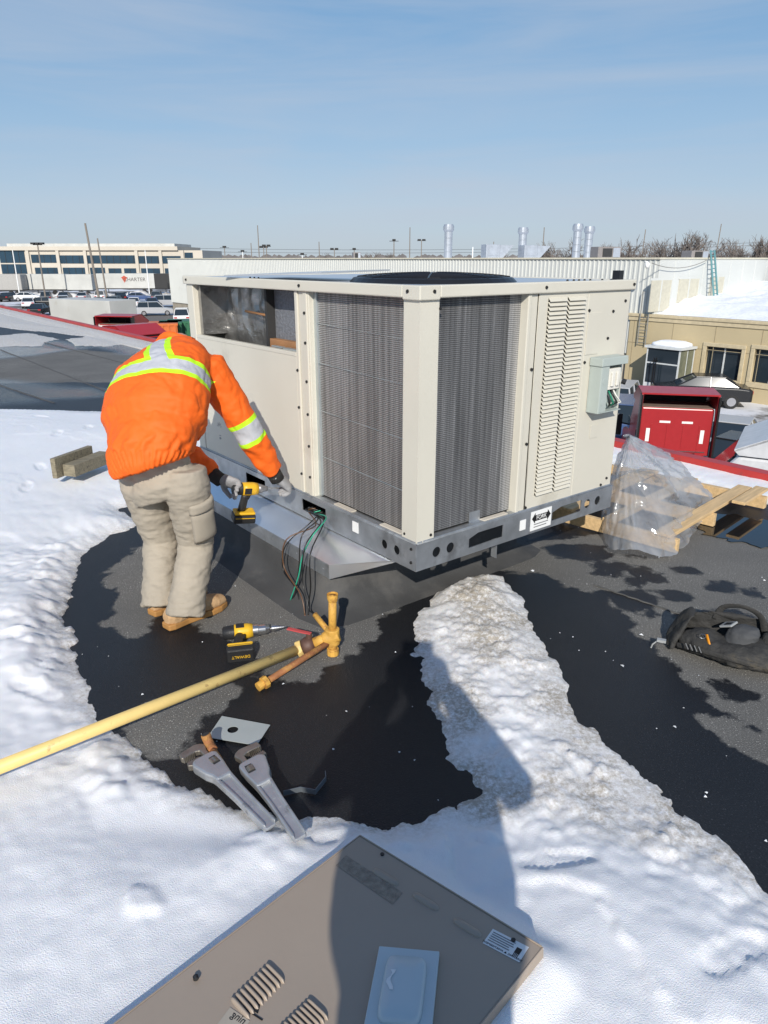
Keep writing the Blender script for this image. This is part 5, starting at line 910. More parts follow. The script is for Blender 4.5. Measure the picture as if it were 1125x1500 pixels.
# ducts and roof units on the warehouse
def onroof(px, Y): d = ray(px, 379); P = np.array([0, 0, CZ])+d*(Y/d[1]); P[2] = ZG+HW; return P
m_gd = mat('galv_duct', (.45, .48, .52), .4, metal=.5, var=.12, vscale=3)
for px, Y, h, wd, lab in ((656, 60, 2.5, 11, 'galvanised vent stack standing alone on the warehouse roof'), (764, 62, 2.35, 11, 'galvanised vent stack beside the hooded roof unit'), (843, 58, 2.45, 11, 'wider galvanised vent stack, left one of a close pair'), (860, 60, 2.35, 11, 'galvanised vent stack, right one of a close pair')):
    P = onroof(px, Y); r = wd*Y/1050/2; t = thing('vent_stack', lab, 'vent', P, 0, 'vent stacks on the warehouse roof')
    for i in range(4): MB().tube([(0, 0, h*.8*i/4), (0, 0, h*.8*(i+1)/4-.02)], r, 16).build('pipe_section', m_gd, t, smooth=False)
    MB().tube([(0, 0, h*.78), (0, 0, h*.84), (0, 0, h*.93), (0, 0, h)], [r*1.05, r*1.35, r*1.35, r*1.1], 16).build('cap', m_gd, t)
for px, Y, wpx, hpx, lab, hood in ((728, 56, 40, 18, 'grey roof unit with sloped hood behind the beige unit', 1), (782, 55, 38, 17, 'grey roof unit with sloped hood next to paired stacks', 1), (886, 54, 34, 15, 'small brown and grey roof unit right of the paired stacks', 0), (1017, 52, 26, 10, 'flat brown roof box near the ladder', 0), (522, 90, 10, 8, 'small dark roof box far behind the beige unit', 0)):
    P = onroof(px, Y); s = Y/1050; w_, h_ = wpx*s, hpx*s; t = thing('roof_unit', lab, 'roof unit', P, .2, 'roof units on the warehouse'); cm = m_gd if hood else mat('roof_box', (.22, .2, .19), .6)
    MB().box((-w_/2, -.6, 0), (0 if hood else w_/2, .6, h_)).build('cabinet', cm, t, bevel=.03); 
    if hood: mb = MB(); mb.add([(0, -.58, h_*.95), (w_/2, -.58, h_*.95), (w_*.1, -.58, 0), (0, -.58, 0), (0, .58, h_*.95), (w_/2, .58, h_*.95), (w_*.1, .58, 0), (0, .58, 0)], [(0,1,2,3), (7,6,5,4), (0,4,5,1), (1,5,6,2), (2,6,7,3)]); fixn(mb.build('hood', m_gd, t)); MB().box((-w_*.4, -.63, h_*.2), (-w_*.1, -.6, h_*.8)).build('door', m_gd, t)
    else: MB().box((-w_*.3, -.66, h_*.15), (w_*.1, -.6, h_*.85)).build('grille', m_dark, t); MB().box((w_*.15, -.64, h_*.1), (w_*.45, -.6, h_*.9)).build('door', m_gd, t)
# ------------------------------------------------ tan office in front of the warehouse
m_stuc = mat('tan_stucco', (.50, .41, .25), .8, var=.06, vscale=.6, dirt=(.43, .35, .21), dscale=.4, dthr=.6); m_frame = mat('white_frame', (.6, .62, .62), .4); m_con = mat('stucco_trim', (.55, .46, .30), .7)
OT = W(940, 566); tb = thing('office_building', 'single storey tan stucco office with snow on its flat roof', 'building', OT, YAW)
def tf(px, py): P = onplane(px, py, A, OT); return -float((P-OT)@B), float(P[2]-ZG)      # distance along the front (towards -B), height
HB = tf(935, 463)[1]; Lf = 24
wins = [(tf(1036, 507), tf(1080, 558)), (tf(1107, 511), tf(1150, 566))]
holes = [[(-a[0], b_[1]), (-b_[0], b_[1]), (-b_[0], a[1]), (-a[0], a[1])] for a, b_ in wins]
holes += [[(-x, 1.1), (-x-2.2, 1.1), (-x-2.2, 3.0), (-x, 3.0)] for x in (11.5, 16.5)]
plate('front_wall', [(1.2, 0), (1.2, HB), (-Lf, HB), (-Lf, 0)], holes, .3, m_stuc, tb, frame((.15, 0, 0), (0, 1, 0), (0, 0, 1), (1, 0, 0)))
MB().box((.3, -Lf, 0), (12, 1.19, HB-.05)).build('core', m_dark, tb); MB().box((.3, 1.2, 0), (12, 1.22, HB)).build('side_wall', m_stuc, tb)
MB().box((-.12, -Lf, HB-.02), (.4, 1.32, HB+.14)).build('cornice', m_con, tb, bevel=.03); MB().box((-.06, -Lf, HB-.22), (0, 1.28, HB-.02)).build('cornice', m_con, tb)
for x in np.arange(-.9, 20, 2.35): MB().box((-.012, -x-.015, .1), (.004, -x+.015, HB-.22)).build('joint', mat('joint', (.33, .27, .17), .9), tb)
MB().box((-.012, -Lf, HB*.62), (.004, 1.2, HB*.62+.03)).build('joint', mat('joint', (.33, .27, .17), .9), tb)
for hl_ in holes:
    ys_ = [p[0] for p in hl_]; zs_ = [p[1] for p in hl_]; y0, y1, z0, z1 = min(ys_), max(ys_), min(zs_), max(zs_); wd = MB().box((.16, y0, z0), (.2, y1, z1)).build('window', m_glass, tb)
    for lo, hi in (((-.07, y0-.2, z0-.25), (-.002, y1+.2, z0)), ((-.07, y0-.2, z1), (-.002, y1+.2, z1+.2)), ((-.07, y0-.2, z0+.002), (-.002, y0, z1-.002)), ((-.07, y1, z0+.002), (-.002, y1+.2, z1-.002))): MB().box(lo, hi).build('surround', m_con, wd, bevel=.02)
    MB().box((.10, (y0+y1)/2-.03, z0), (.158, (y0+y1)/2+.03, z1)).build('mullion', m_frame, wd)
# snow heap on its roof
us = np.linspace(0, 11.8, 60); vs = np.linspace(-Lf, 1.1, 120); U_, V_ = np.meshgrid(us, vs, indexing='ij')
Zs = HB-ZG*0+.10+.35*sstep(0, 2, U_)+1.5*np.clip(fbm(U_*.35, V_*.3, 5)+.18, 0, 1)*sstep(.5, 5, U_)+.9*sstep(5, 11, U_)+.12*fbm(U_*2, V_*2, 9)
pts = OT+U_.reshape(-1, 1)*A+V_.reshape(-1, 1)*B; pts[:, 2] = ZG+Zs.ravel(); i = np.arange(U_.size).reshape(U_.shape); q = np.stack([i[:-1, :-1], i[1:, :-1], i[1:, 1:], i[:-1, 1:]], -1).reshape(-1, 4)
mb = MB(); mb.v = [tuple(p) for p in pts]; mb.f = [list(map(int, f_)) for f_ in q]; mb.mi = [0]*len(mb.f); o = mb.build('roof_snow', m_snowf, smooth=True); tag(o, 'deep snow drifts heaped on the flat roof of tan office', 'snow', kind='stuff')
# vestibule
ve = thing('entrance_vestibule', 'glazed white framed entrance porch with snow on top', 'porch', OT, YAW)
y0, y1 = -tf(1013, 560)[0], -tf(948, 560)[0]; hv_ = 2.35; dpt = 1.5; y1 = y0+1.9
MB().box((-dpt-.1, y0-.1, hv_), (-.08, y1+.1, hv_+.12)).build('roof', m_frame, ve); mb = MB(); mb.loft([((-dpt/2, (y0+y1)/2, hv_+z), X1, Y1, a_, b2, 4) for z, a_, b2 in ((.12, .75, .95), (.26, .68, .9), (.36, .45, .6), (.38, .1, .1))], 24); mb.build('snow_cap', m_snowf, ve, smooth=True)
for yy in (y0, y1-.07): 
    for xx in (-dpt, -.16): MB().box((xx, yy, 0), (xx+.07, yy+.07, hv_)).build('post', m_frame, ve)
MB().box((-dpt+.01, y0+.07, 0), (-dpt+.05, y1-.07, .55)).build('kick_panel', m_frame, ve); MB().box((-dpt+.01, y0+.07, 1.55), (-dpt+.06, y1-.07, 1.62)).build('transom', m_frame, ve)
MB().box((-dpt+.02, y0+.07, .55), (-dpt+.04, y1-.07, 1.55)).build('pane', m_glass, ve); MB().box((-dpt+.02, y0+.07, 1.62), (-dpt+.04, y1-.07, hv_)).build('pane', m_glass, ve)
for yy in (y0+.02, y1-.04): MB().box((-dpt+.08, yy, .1), (-.17, yy+.02, hv_)).build('pane', mat('tinted_pane', (.16, .17, .12), .1), ve); MB().box((-dpt/2-.03, yy-.01, 0), (-dpt/2+.03, yy+.035, hv_)).build('stile', m_frame, ve)
# roof access ladder on the tan wall
al = thing('access_ladder', 'fixed steel roof ladder with hoop rails on tan office wall', 'ladder', OT, YAW)
yl = -tf(951, 480)[0]
for s in (0, .5): MB().tube([(-.2, yl+s, 2.3), (-.2, yl+s, HB+.1), (-.2, yl+s, HB+1.3), (.5, yl+s, HB+1.3), (.5, yl+s, HB+.5)], .03, 6).build('rail', mat('ladder_steel', (.3, .3, .28), .5, metal=.5), al)
for z in np.arange(2.4, HB+.1, .33): MB().tube([(-.2, yl, z), (-.2, yl+.5, z)], .02, 6).build('rung', mat('ladder_steel'), al)
# wall lamp, cone and fence
fc = thing('iron_fence', 'short black iron fence between tan office and warehouse', 'fence', K, YAW)
for i in range(11): MB().box((-2.0+.2*i, -1.62, 0), (-1.95+.2*i, -1.58, 1.9)).build('bar', m_blk, fc)
for z in (.3, 1.7): MB().box((-2.05, -1.58, z), (.1, -1.54, z+.06)).build('rail', m_blk, fc)
P = W(1070, 577); cn = thing('traffic_cone', 'small orange traffic cone by the tan wall', 'cone', P); MB().tube([(0, 0, .03), (0, 0, .5)], [.13, .03], 12).build('cone', mat('cone_orange', (.7, .13, .03), .5), cn); MB().box((-.18, -.18, 0), (.18, .18, .035)).build('base', m_blk, cn); MB().tube([(0, 0, .25), (0, 0, .36)], [.084, .062], 12).build('band', m_white, cn)
# ------------------------------------------------ vehicles
m_tyre = mat('tyre', (.02, .02, .02), .85); m_rim = mat('rim', (.4, .4, .42), .35, metal=.7); m_lt = mat('tail_red', (.4, .02, .02), .3); m_hl = mat('head_lamp', (.7, .72, .75), .15)
def wheel(par, x, y, r, w_=.22):
    mb = MB(); mb.tube([(x, y-w_/2, r), (x, y-w_*.4, r), (x, y+w_*.4, r), (x, y+w_/2, r)], [r*.9, r, r, r*.9], 18); t = mb.build('wheel', m_tyre, par); mb = MB(); s = 1 if y > 0 else -1; mb.tube([(x, y+s*w_*.45, r), (x, y+s*w_*.53, r)], r*.62, 12); mb.build('rim', m_rim, t)
def car(label, P, rz, col, suv=False, group='cars parked in the yard'):
    r = thing('parked_car', label, 'car', P, rz, group); H_ = 1.68 if suv else 1.45; L2 = 2.3; mt = mat('car_%.2f_%.2f_%.2f' % col, col, .25, var=.03)
    k = .25; prof = [(-L2, .35), (-L2, .85), (-L2+.1, .95), (-L2+(.15 if suv else .7), 1.0 if not suv else 1.05), (.9, 1.0), (L2-.25, .82), (L2, .62), (L2, .32)]
    mb = MB(); secs = []
    for y, sc in ((-.88, .96), (-.80, 1.), (.80, 1.), (.88, .96)): secs.append([(x*sc if abs(x) > 2 else x, y, .28+(z-.28)*(.93 if abs(y) > .85 else 1)) for x, z in prof])
    n = len(prof); mb.add([p for s in secs for p in s], [(a*n+i, a*n+(i+1) % n, (a+1)*n+(i+1) % n, (a+1)*n+i) for a in range(3) for i in range(n)]+[tuple(range(n)), tuple(3*n+i for i in range(n-1, -1, -1))]); fixn(mb.build('body', mt, r, bevel=.04))
    x0, x1, x2, x3 = (-L2+.12, -L2+.35, .35, 1.05) if suv else (-1.75, -1.05, .25, 1.1)
    mb = MB(); mb.add([(x0, -.78, .98), (x3, -.78, .98), (x2, -.62, H_-.04), (x1, -.62, H_-.04), (x0, .78, .98), (x3, .78, .98), (x2, .62, H_-.04), (x1, .62, H_-.04)], [(0,1,2,3), (7,6,5,4), (1,5,6,2), (0,3,7,4)]); fixn(mb.build('windows', m_glass, r))
    MB().box((x1-.03, -.64, H_-.045), (x2+.03, .64, H_)).build('roof', mt, r, bevel=.02)
    for s in (-1, 1):
        for xa_, xb_ in ((x0, x1), (x3, x2), ((x1+x2)/2, (x1+x2)/2)): MB().tube([(xa_, s*.785, .98), (xb_, s*.625, H_-.03)], .035, 6).build('pillar', mt, r)
        MB().box((-L2-.012, s*.62-.16, .72), (-L2+.03, s*.62+.16, .86)).build('tail_light', m_lt, r); MB().box((L2-.12, s*.62-.16, .62), (L2+.004, s*.62+.16, .72)).build('headlight', m_hl, r)
        for x in (-1.4, 1.4): wheel(r, x, s*.78, .33)
    return r
cols = {'white': (.7, .71, .72), 'black': (.015, .016, .018), 'grey': (.12, .125, .13), 'silver': (.42, .43, .45), 'red': (.35, .03, .03), 'blue': (.05, .09, .2)}
def cl(c, px, py, rz, lab, suv=False): car(lab, W(px, py), rz, cols[c], suv)
cl('black', 1020, 592, YAW+2.2, 'black sedan between tan office and red truck cab'); cl('silver', 1066, 668, 1.0, 'silver sedan beside the red sleeper cab'); cl('black', 1085, 700, .8, 'black car between silver sedan and grey truck'); cl('silver', 905, 612, 1.1, 'silver car half hidden behind red cab mirror', True); cl('blue', 908, 640, 1.2, 'dark blue car in front of the half hidden silver car', True)
lot = [('white', 'white'), ('black', 'black'), ('grey', 'dark grey'), ('silver', 'silver'), ('blue', 'blue'), ('red', 'red')]
seq = ['black', 'white', 'grey', 'black', 'silver', 'white', 'black', 'blue', 'grey', 'white', 'black', 'silver', 'red', 'grey', 'black', 'white', 'blue', 'silver', 'black', 'grey', 'white', 'black', 'grey', 'silver']
k = 0
for row, (yy, n, x0, x1) in enumerate(((441, 9, 15, 258), (450, 9, 30, 262), (462, 6, 60, 262))):
    for i in range(n):
        c = seq[k % 24]; k += 1; px = x0+(x1-x0)*(i+.5*(row % 2))/n
        if row == 2 and 100 < px < 215: continue
        cl(c, px, yy+random.uniform(-1, 1), random.choice((.2, 1.7, 1.9))+random.uniform(-.15, .15), f"{dict(lot)[c]} car in the {('far row by the snow heaps', 'middle row of the parking lot', 'near row of the parking lot')[row]}", suv=(k % 3 == 0))
cl('white', 268, 474, 1.8, 'white car beside the green dumpsters', True)
# trailers
m_trl = mat('trailer_white', (.52, .52, .49), .5, var=.12, vscale=.5, dirt=(.45, .43, .38), dscale=.6, dthr=.58)
def trailer(label, px0, px1, y, col=None, logo=False, ln=None):
    a, b_ = W(px0, y), W(px1, y); d = unit(b_-a); L_ = np.linalg.norm(b_-a); t = thing('semi_trailer', label, 'trailer', a, math.atan2(d[1], d[0]), 'trailers parked in a row'); m = col or m_trl
    MB().box((0, 0, 1.15), (L_, 2.5, 3.95)).build('box', m, t, bevel=.03); MB().box((0, .1, 1.0), (L_, 2.4, 1.15)).build('chassis', m_dark, t)
    for x in np.arange(1.2, L_, 1.2): MB().box((x-.02, -.015, 1.2), (x+.02, 0, 3.9)).build('side_post', m, t)
    MB().box((L_-2.6, -.01, 3.98), (L_, .3, 4.0)).build('top_rail', m, t)
    for x in (L_-1.0, L_-2.2): wheel(t, x, .1, .5, .3)
    MB().box((2.0, .3, 0), (2.12, .42, 1.1)).build('landing_leg', m_dark, t); MB().box((L_-.01, .1, 1.2), (L_+.03, 1.24, 3.9)).build('door', m, t); MB().box((L_-.01, 1.27, 1.2), (L_+.03, 2.4, 3.9)).build('door', m, t)
    if logo:
        s = (L_*.58, -.02, 2.75); text('lettering', 'CHARTER', 1.0, mat('logo_dark', (.08, .07, .07), .5), frame((L_*.66, -.022, 2.8), (1, 0, 0), (0, 0, 1), (0, -1, 0)), t, .005); mb = MB(); mb.add([(L_*.43, -.02, 3.3), (L_*.54, -.02, 3.3), (L_*.485, -.02, 2.2)], [(0, 1, 2)]); mb.add([(L_*.45, -.021, 3.3), (L_*.485, -.021, 3.6), (L_*.52, -.021, 3.3)], [(0, 1, 2)]); mb.build('logo', mat('logo_red', (.5, .08, .04), .5), t)
    return t
trailer('white box trailer with closed doors parked before the office block', 40, 98, 433); trailer('short white trailer parked rear on beside the snow heap', 100, 137, 434); trailer('white trailer lettered CHARTER with a red logo', 144, 228, 431, logo=True); trailer('black sided trailer next to the lettered trailer', 228, 268, 431, mat('trailer_black', (.02, .02, .02), .5)); trailer('grey ended trailer at end of the row', -40, 34, 434, mat('trailer_grey', (.4, .39, .37), .5))
# dirty snow heaps along the trailers
us = np.linspace(0, 1, 90); mb = MB(); a, b_ = W(-20, 437), W(262, 437); d = unit(b_-a); n_ = np.array([-d[1], d[0], 0]); Lh = np.linalg.norm(b_-a)
for i in range(90):
    for j in range(12): x = i/89; y = j/11*2-1; h = max(0, (1-y*y))*(.5+1.6*abs(mnoise.noise(Vector((x*14, y, 3)))))+.15*mnoise.noise(Vector((x*60, y*4, 1))); mb.v.append(tuple(a+d*Lh*x+n_*y*2.2+[0, 0, max(h, -.05)]))
mb.f = [[i*12+j, (i+1)*12+j, (i+1)*12+j+1, i*12+j+1] for i in range(89) for j in range(11)]; mb.mi = [0]*len(mb.f); tag(mb.build('snow_heaps', mat('dirty_snow', (.62, .6, .57), .8, var=.3, vscale=.8, dirt=(.25, .22, .19), dscale=.7, dthr=.52), smooth=True), 'dirty ploughed snow heaps in front of the parked trailers', 'snow', kind='stuff')
# trucks near the roof edge on the left
def truck_box(label, px, py, Y, rz, col, w_=2.5, L_=6.5, h_=3.3):
    P = at(px, py, Y); P[2] = ZG; t = thing('box_truck', label, 'truck', P, rz); MB().box((-L_/2, -w_/2, .95), (L_/2, w_/2, h_)).build('box', col, t, bevel=.03); MB().box((L_/2+.1, -w_/2*.9, .5), (L_/2+1.9, w_/2*.9, 2.3)).build('cab', col, t, bevel=.15); MB().box((L_/2+1.2, -w_/2*.86, 1.4), (L_/2+1.92, w_/2*.86, 2.1)).build('windscreen', m_glass, t, bevel=.1)
    for x in (-L_/2+1.2, L_/2+1.0):
        for s in (-1, 1): wheel(t, x, s*w_/2*.85, .45, .28)
    for s in (0, 1): MB().box((-L_/2-.03, -w_/2*.95+s*w_/2*.96, 1.0), (-L_/2, -.01+s*w_/2*.95, h_-.05)).build('door', col, t)
    return t
truck_box('white box truck parked beyond the roof edge', 137, 460, 56, -.5, m_trl, h_=3.9)
m_rtk = mat('truck_red', (.38, .025, .03), .3, var=.05)
def sleeper(label, P, rz, mcol, mback):
    t = thing('semi_truck', label, 'truck', P, rz)            # local +x = forward, rear wall of the sleeper at x=0
    body = [(0, .9), (0, 3.05), (1.7, 3.05), (2.5, 2.1), (2.7, 1.75), (4.3, 1.45), (4.4, .7), (2.0, .7)]
    mb = MB(); mb.prism(body, (0, 1.15, 0), X1, Z1, -Y1, 2.3); fixn(mb.build('cab_body', mcol, t, bevel=.08)); MB().box((-.02, -1.1, .95), (-.001, 1.1, 3.0)).build('rear_wall', mback, t)
    # roof fairing: open shell seen from behind
    for s in (-1, 1): mb = MB(); mb.prism([(-.25, 2.6), (-.25, 3.55), (.9, 3.6), (1.8, 3.15), (1.7, 3.06), (0.02, 3.06)], (0, s*1.17+.03, 0), X1, Z1, -Y1, .06); fixn(mb.build('fairing_side', mcol, t))
    mb = MB(); mb.add([(-.25, -1.2, 3.56), (.9, -1.2, 3.61), (1.8, -1.2, 3.17), (-.25, 1.2, 3.56), (.9, 1.2, 3.61), (1.8, 1.2, 3.17)], [(0, 1, 4, 3), (1, 2, 5, 4)]); o = mb.build('fairing_top', mcol, t); s = o.modifiers.new('s', 'SOLIDIFY'); s.thickness = .05
    mb = MB(); mb.add([(2.46, -1.0, 2.17), (2.46, 1.0, 2.17), (1.78, 1.0, 2.98), (1.78, -1.0, 2.98)], [(0, 1, 2, 3)]); o = mb.build('windscreen', m_glass, t); s_o = o.modifiers.new('s', 'SOLIDIFY'); s_o.thickness = .03; s_o.offset = 1
    MB().box((1.2, -1.1, 3.07), (1.25, 1.1, 3.3)).build('fairing_brace', m_dark, t); MB().box((.05, -1.14, 3.052), (1.7, 1.14, 3.07)).build('roof_deck', mat('deck_brown', (.2, .15, .12), .7), t)
    for s in (-1, 1):
        MB().box((-.35, s*1.19-.03, .9), (.0, s*1.19+.03, 3.5)).build('side_extender', m_blk, t); MB().tube([(2.6, s*1.15, 1.9), (2.6, s*1.45, 1.95)], .03, 6).build('mirror_arm', m_blk, t); MB().box((2.5, s*1.5-.1, 1.5), (2.62, s*1.5+.1, 2.3)).build('mirror', m_blk, t, bevel=.03)
        MB().box((2.3, s*1.152-.004, 1.75), (2.9, s*1.152+.004, 2.2)).build('side_window', m_glass, t); MB().box((-.03, s*.85-.06, 1.9), (-.02, s*.85+.06, 2.35)).build('marker', m_white, t)
        wheel(t, 3.6, s*1.0, .5, .3); wheel(t, -1.2, s*.95, .5, .5); wheel(t, -2.4, s*.95, .5, .5)
        MB().box((-.03, s*.35-.17, 2.55), (-.02, s*.35+.17, 2.62)).build('marker', m_white, t)
        mb = MB(); mb.tube([(-.04, s*.7, 1.55), (-.07, s*.3, 1.5), (-.04, s*.05, 1.56)], .02, 6); mb.build('air_line', m_blk, t)
        MB().tube([(-.05, s*.3, .98), (-.02, s*.3, .98)], .08, 10).build('work_lamp', m_white, t)
    for s in (-1, 1):
        for x, z in ((.45, 1.9), (1.25, 1.45)): mb = MB(); mb.loft([((x, s*1.15, z), X1, Z1, .13, .3, 4), ((x, s*1.165, z), X1, Z1, .12, .29, 4)], 16); mb.build('sleeper_window', m_glass, t)
    for y in (-.75, -.25, .25, .75): MB().box((-.035, y-.02, 1.7), (-.021, y+.02, 2.5)).build('rib', mback, t)
    MB().tube([(-.05, -1.0, 1.62), (-.05, 1.0, 1.62)], .018, 6).build('grab_rail', m_chr, t); MB().box((-3.2, -.45, .6), (0, .45, .85)).build('chassis', m_dark, t)
    return t
P = W(985, 720); P = at(990, 620, 20.5); P[2] = ZG
sleeper('red semi truck seen from behind with open roof fairing', P, R(90-12), m_rtk, m_rtk).scale = (.88, .88, .88)
P = at(1232, 640, 14.0); P[2] = ZG; sleeper('light grey semi truck parked at the right of the red one', P, R(150), mat('truck_grey', (.6, .61, .63), .3), mat('truck_grey')); 
P = at(185, 480, 38); P[2] = ZG
t = sleeper('red nosed truck cab beyond the roof edge', P, R(-38), m_rtk, mat('cab_white', (.65, .65, .62), .4))
P = at(170, 475, 44); P[2] = ZG; t = sleeper('white backed truck cab with red roof beside the box truck', P, R(80), m_rtk, mat('cab_white'))
# dumpsters
def dumpster(label, px, py, Y, col, w_):
    P = at(px, py, Y); P[2] = ZG; t = thing('dumpster', label, 'dumpster', P, .25, 'dumpsters by the parking lot'); h = 2.5
    MB().box((-w_/2, -1.2, .15), (w_/2, 1.2, h)).build('body', col, t, bevel=.04)
    for x in np.linspace(-w_/2+.15, w_/2-.15, 6): MB().box((x-.05, -1.28, .2), (x+.05, -1.2, h-.1)).build('rib', col, t)
    MB().box((-w_/2-.04, -1.26, h-.12), (w_/2+.04, 1.26, h+.02)).build('rim', col, t)
dumpster('orange steel dumpster beside the red truck', 234, 474, 52, mat('dumpster_orange', (.62, .15, .03), .5, var=.1), 2.4); dumpster('dark green dumpster next to the orange one', 250, 474, 53, mat('dumpster_green', (.02, .13, .06), .5, var=.1), 1.5); dumpster('dark green dumpster hidden half behind the beige unit', 263, 474, 54, mat('dumpster_green'), 1.6)
# ------------------------------------------------ far office block
Y0 = 250; m_cb = mat('cream_concrete', (.55, .50, .42), .7, var=.05, vscale=.1); m_win = mat('blue_glass', (.02, .05, .08), .08, var=.2, vscale=.2)
P = at(0, 379, Y0); sc = Y0/ (math.cos(PIT)) /1050; ob_ = thing('office_block', 'long three storey cream office block with dark window bands', 'building', (at(-80, 379, Y0)[0], Y0, ZG), 0)
px2x = lambda px: float(at(px, 379, Y0)[0]-at(-80, 379, Y0)[0]); py2z = lambda py: float(at(100, py, Y0)[2]-ZG)
ztop = py2z(361); MB().box((0, 0, 0), (px2x(297), 30, ztop-1.2)).build('wall', m_cb, ob_); MB().box((-.5, -.8, ztop-1.2), (px2x(262), 30.5, ztop)).build('parapet', m_cb, ob_); MB().box((px2x(0), 6, ztop), (px2x(250), 28, ztop+1.0)).build('penthouse', m_trl, ob_)
for a, b_, r0, r1 in ((0, 37, 366, 385), (0, 37, 387, 401), (46, 83, 373, 385), (88, 124, 374, 386), (128, 198, 374, 386), (203, 234, 375, 386), (238, 267, 375, 386), (49, 86, 392, 402), (90, 126, 392, 402), (130, 152, 392, 402), (157, 176, 393, 402), (180, 200, 393, 402), (205, 236, 393, 402), (240, 262, 393, 402), (271, 283, 370, 382), (-75, -5, 366, 401)):
    x0, x1, z0, z1 = px2x(a), px2x(b_), py2z(r1), py2z(r0); wd = MB().box((x0, -.12, z0), (x1, .05, z1)).build('window', m_win, ob_)
    for x in np.arange(x0+2, x1-.5, 2.2): MB().box((x-.06, -.2, z0), (x+.06, -.12, z1)).build('mullion', m_dark, wd)
for a in (42, 86, 126, 201, 236, 268): MB().box((px2x(a)-.5, -.7, 0), (px2x(a)+.5, 0, ztop-1.2)).build('pier', m_cb, ob_)
# ------------------------------------------------ poles
def pole(px, y0, y1, Y, lab, r=.12, lamps=0, lean=0, white=False, name='pole'):
    a = at(px, y1, Y); z0 = ZG; z1 = float(at(px, y0, Y)[2]); t = thing(name, lab, 'pole', (a[0], Y, z0), 0, 'poles around the yard'); m = m_white if white else mat('pole_wood', (.22, .19, .16), .8)
    h = z1-z0; MB().tube([(0, 0, 0), (lean*h, 0, h)], [r, r*.7], 8).build('shaft', m, t)
    if lamps:
        for i in range(lamps): x = lean*h+(i-(lamps-1)/2)*Y*.006; MB().box((x-Y*.0022, -.3, h-.1), (x+Y*.0022, .3, h+Y*.0015)).build('lamp_head', m_dark, t)
        MB().box((lean*h-Y*.006, -.06, h-.2), (lean*h+Y*.006, .06, h-.1)).build('cross_arm', m_dark, t)
    return t
pole(141, 327, 403, 120, 'tall leaning wooden utility pole by lettered trailer', .22, lean=-.06); pole(153, 349, 404, 125, 'shorter wooden pole next to the tall leaning one', .16, lean=-.04); pole(62, 357, 405, 115, 'lamp pole with three flood lamps before the office block', .14, 3)
pole(24, 366, 402, 140, 'thin white flag pole left of the flood lamps', .12, white=True); pole(216, 367, 402, 140, 'thin white flag pole right of the lettered trailer', .12, white=True)
for px, y0, Y, l, lab, wh_ in ((380, 330, 160, 0, 'tall thin pole behind the warehouse roof', 0), (369, 356, 180, 0, 'short thin pole beside the tall thin one', 0), (387, 362, 200, 2, 'small double lamp pole beside tall pole', 0), (391, 360, 170, 2, 'double lamp pole right of tall pole', 0), (443, 372, 150, 1, 'white lamp post low over the warehouse roof', 1), (468, 354, 200, 0, 'bare pole left of the fan guard', 0), (490, 365, 180, 2, 'double lamp pole above the loose sheet', 0), (519, 365, 190, 1, 'single lamp pole near the fan guard', 0), (577, 352, 150, 1, 'curved lamp pole over the black fan', 0), (600, 333, 170, 0, 'tall bare pole above the black fan', 0), (722, 354, 200, 0, 'thin bare pole behind hooded unit', 0), (794, 333, 150, 0, 'tall bare pole between stacks and trees', 0), (938, 336, 150, 0, 'tall bare pole before the right hand trees', 0), (1046, 328, 140, 0, 'leaning tall pole right of the ladder', 0), (330, 362, 220, 1, 'tiny lamp pole right of office block', 0), (356, 368, 220, 1, 'tiny white lamp pole beside the short pole', 1), (692, 362, 90, 0, 'thin white pipe on warehouse roof', 1), (617, 352, 240, 2, 'pale water tower like pole with lamps', 0)):
    pole(px, y0, 381, Y, lab, .09*Y/150+.03, l, white=bool(wh_), lean=.03 if px in (1046, 938) else 0)
# overhead wires
for i, (y0, y1) in enumerate(((367, 371), (362, 367))):
    a, b_ = at(200, y0, 300), at(1120, y1-12, 300); mb = MB(); mb.tube([a+(b_-a)*t-np.array([0, 0, 6*4*t*(1-t)*.3]) for t in np.linspace(0, 1, 20)], .05, 4); tag(mb.build('overhead_wire', m_dark), ('lower' if i == 0 else 'upper')+' thin overhead power line across the horizon', 'wire')
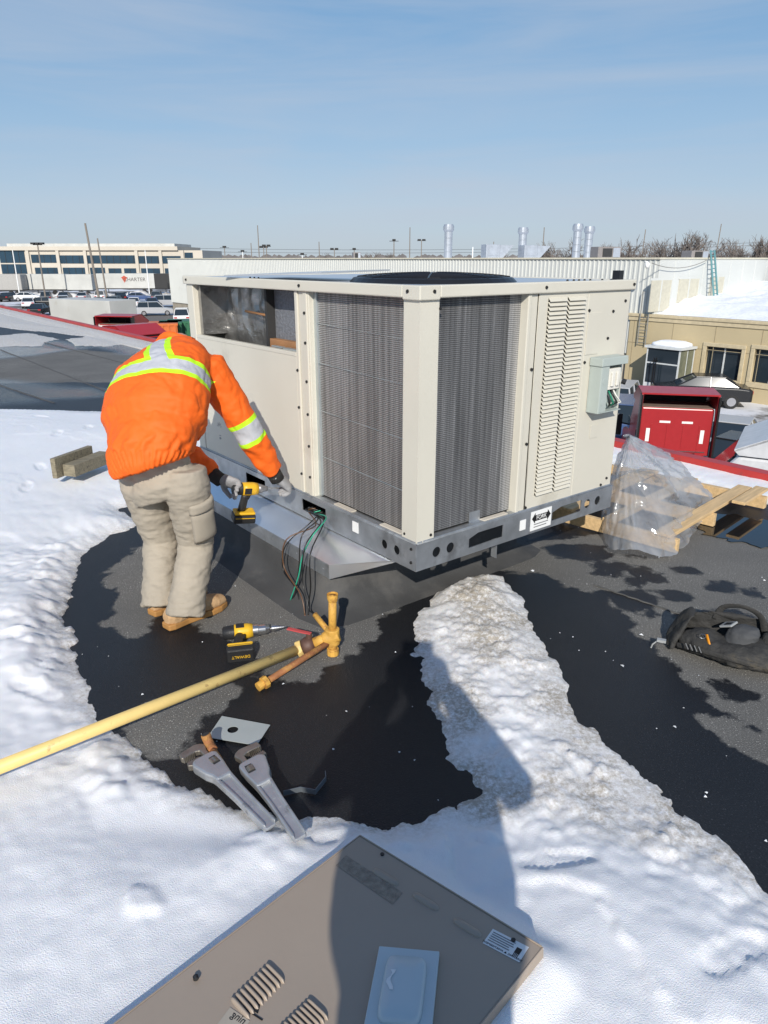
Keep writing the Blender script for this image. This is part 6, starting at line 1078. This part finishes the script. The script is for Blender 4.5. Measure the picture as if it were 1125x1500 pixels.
# ------------------------------------------------ bare trees
m_bark = mat('bark', (.17, .145, .13), .9, var=.2)
def tree_proto(seed, h):
    rnd = random.Random(seed); mbt = MB(); mbc = MB()
    def br(p, d, L_, r, dep):
        q = p+d*L_; tgt = mbt if dep < 2 else mbc; mid = p+d*L_*.5+Vector((rnd.gauss(0, 1), rnd.gauss(0, 1), rnd.gauss(0, .5)))*L_*.05; tgt.tube([p, mid, q], [r, r*.85, r*.65], 5 if dep < 2 else 3, cap=False)
        if dep >= 5: return
        for k in range(4 if dep < 2 else 3):
            a = rnd.uniform(0, 6.28); sp_ = rnd.uniform(.35, .85); pv = d.orthogonal().normalized(); pv.rotate(Matrix.Rotation(a, 3, d)); nd = (d*math.cos(sp_)+pv*math.sin(sp_)+Vector((0, 0, .12))).normalized(); s = rnd.uniform(.45, 1.0); br(p+d*L_*s, nd, L_*rnd.uniform(.6, .8), r*.6, dep+1)
    br(Vector((0, 0, 0)), Vector((0, 0, 1)), h*.28, h*.022, 0); return mbt, mbc
protos = []; hts = []
for s in range(4):
    r = thing('bare_tree', 'x', 'tree'); a, b_ = tree_proto(s+3, 10); hts.append(max(q[2] for q in b_.v)); a.build('trunk', m_bark, r); b_.build('crown', m_bark, r); protos.append(r)
tl_ = [(785, 352, 110), (808, 350, 105), (826, 346, 100), (880, 352, 105), (915, 341, 95), (955, 350, 105), (975, 345, 98), (1000, 333, 92), (1022, 336, 95), (1062, 348, 105), (1088, 345, 98), (1110, 341, 92), (1130, 340, 90), (735, 367, 160), (555, 366, 170), (575, 368, 180), (540, 367, 175), (480, 368, 170), (515, 370, 180)]
used = set()
for i, (px, y0, Y) in enumerate(tl_):
    pt = protos[i % 4]
    if i % 4 in used: r = copy_tree(pt)
    else: r = pt; used.add(i % 4)
    a = at(px, 380, Y); z1 = float(at(px, y0, Y)[2]); s = (z1-ZG)/hts[i % 4]*.98; r.location = (a[0], Y, ZG); r.scale = (s*.92, s*.92, s); r.rotation_euler = (0, 0, i*1.3)
    r['group'] = 'bare trees behind the warehouse'; r['label'] = 'small bare tree far behind the beige unit' if px < 760 else ('large bare tree rising behind warehouse roof near the ladder' if px > 960 else 'bare tree behind the paired vent stacks')
# distant hedge of woods on the horizon
mb = MB()
for i in range(1400):
    x = random.uniform(-420, 620); y = random.uniform(520, 640); h = random.uniform(4, 9); wdt = random.uniform(2, 6); mb.add([(x-wdt, y, ZG), (x+wdt, y, ZG), (x+wdt*.6, y+1, ZG+h), (x, y, ZG+h*1.15), (x-wdt*.7, y+1, ZG+h*.9)], [(0, 1, 2, 3, 4)])
tag(mb.build('distant_woods', mat('far_wood', (.16, .15, .15), .95, var=.3, vscale=.1)), 'low dark line of woods on the far horizon', 'woods', kind='stuff')
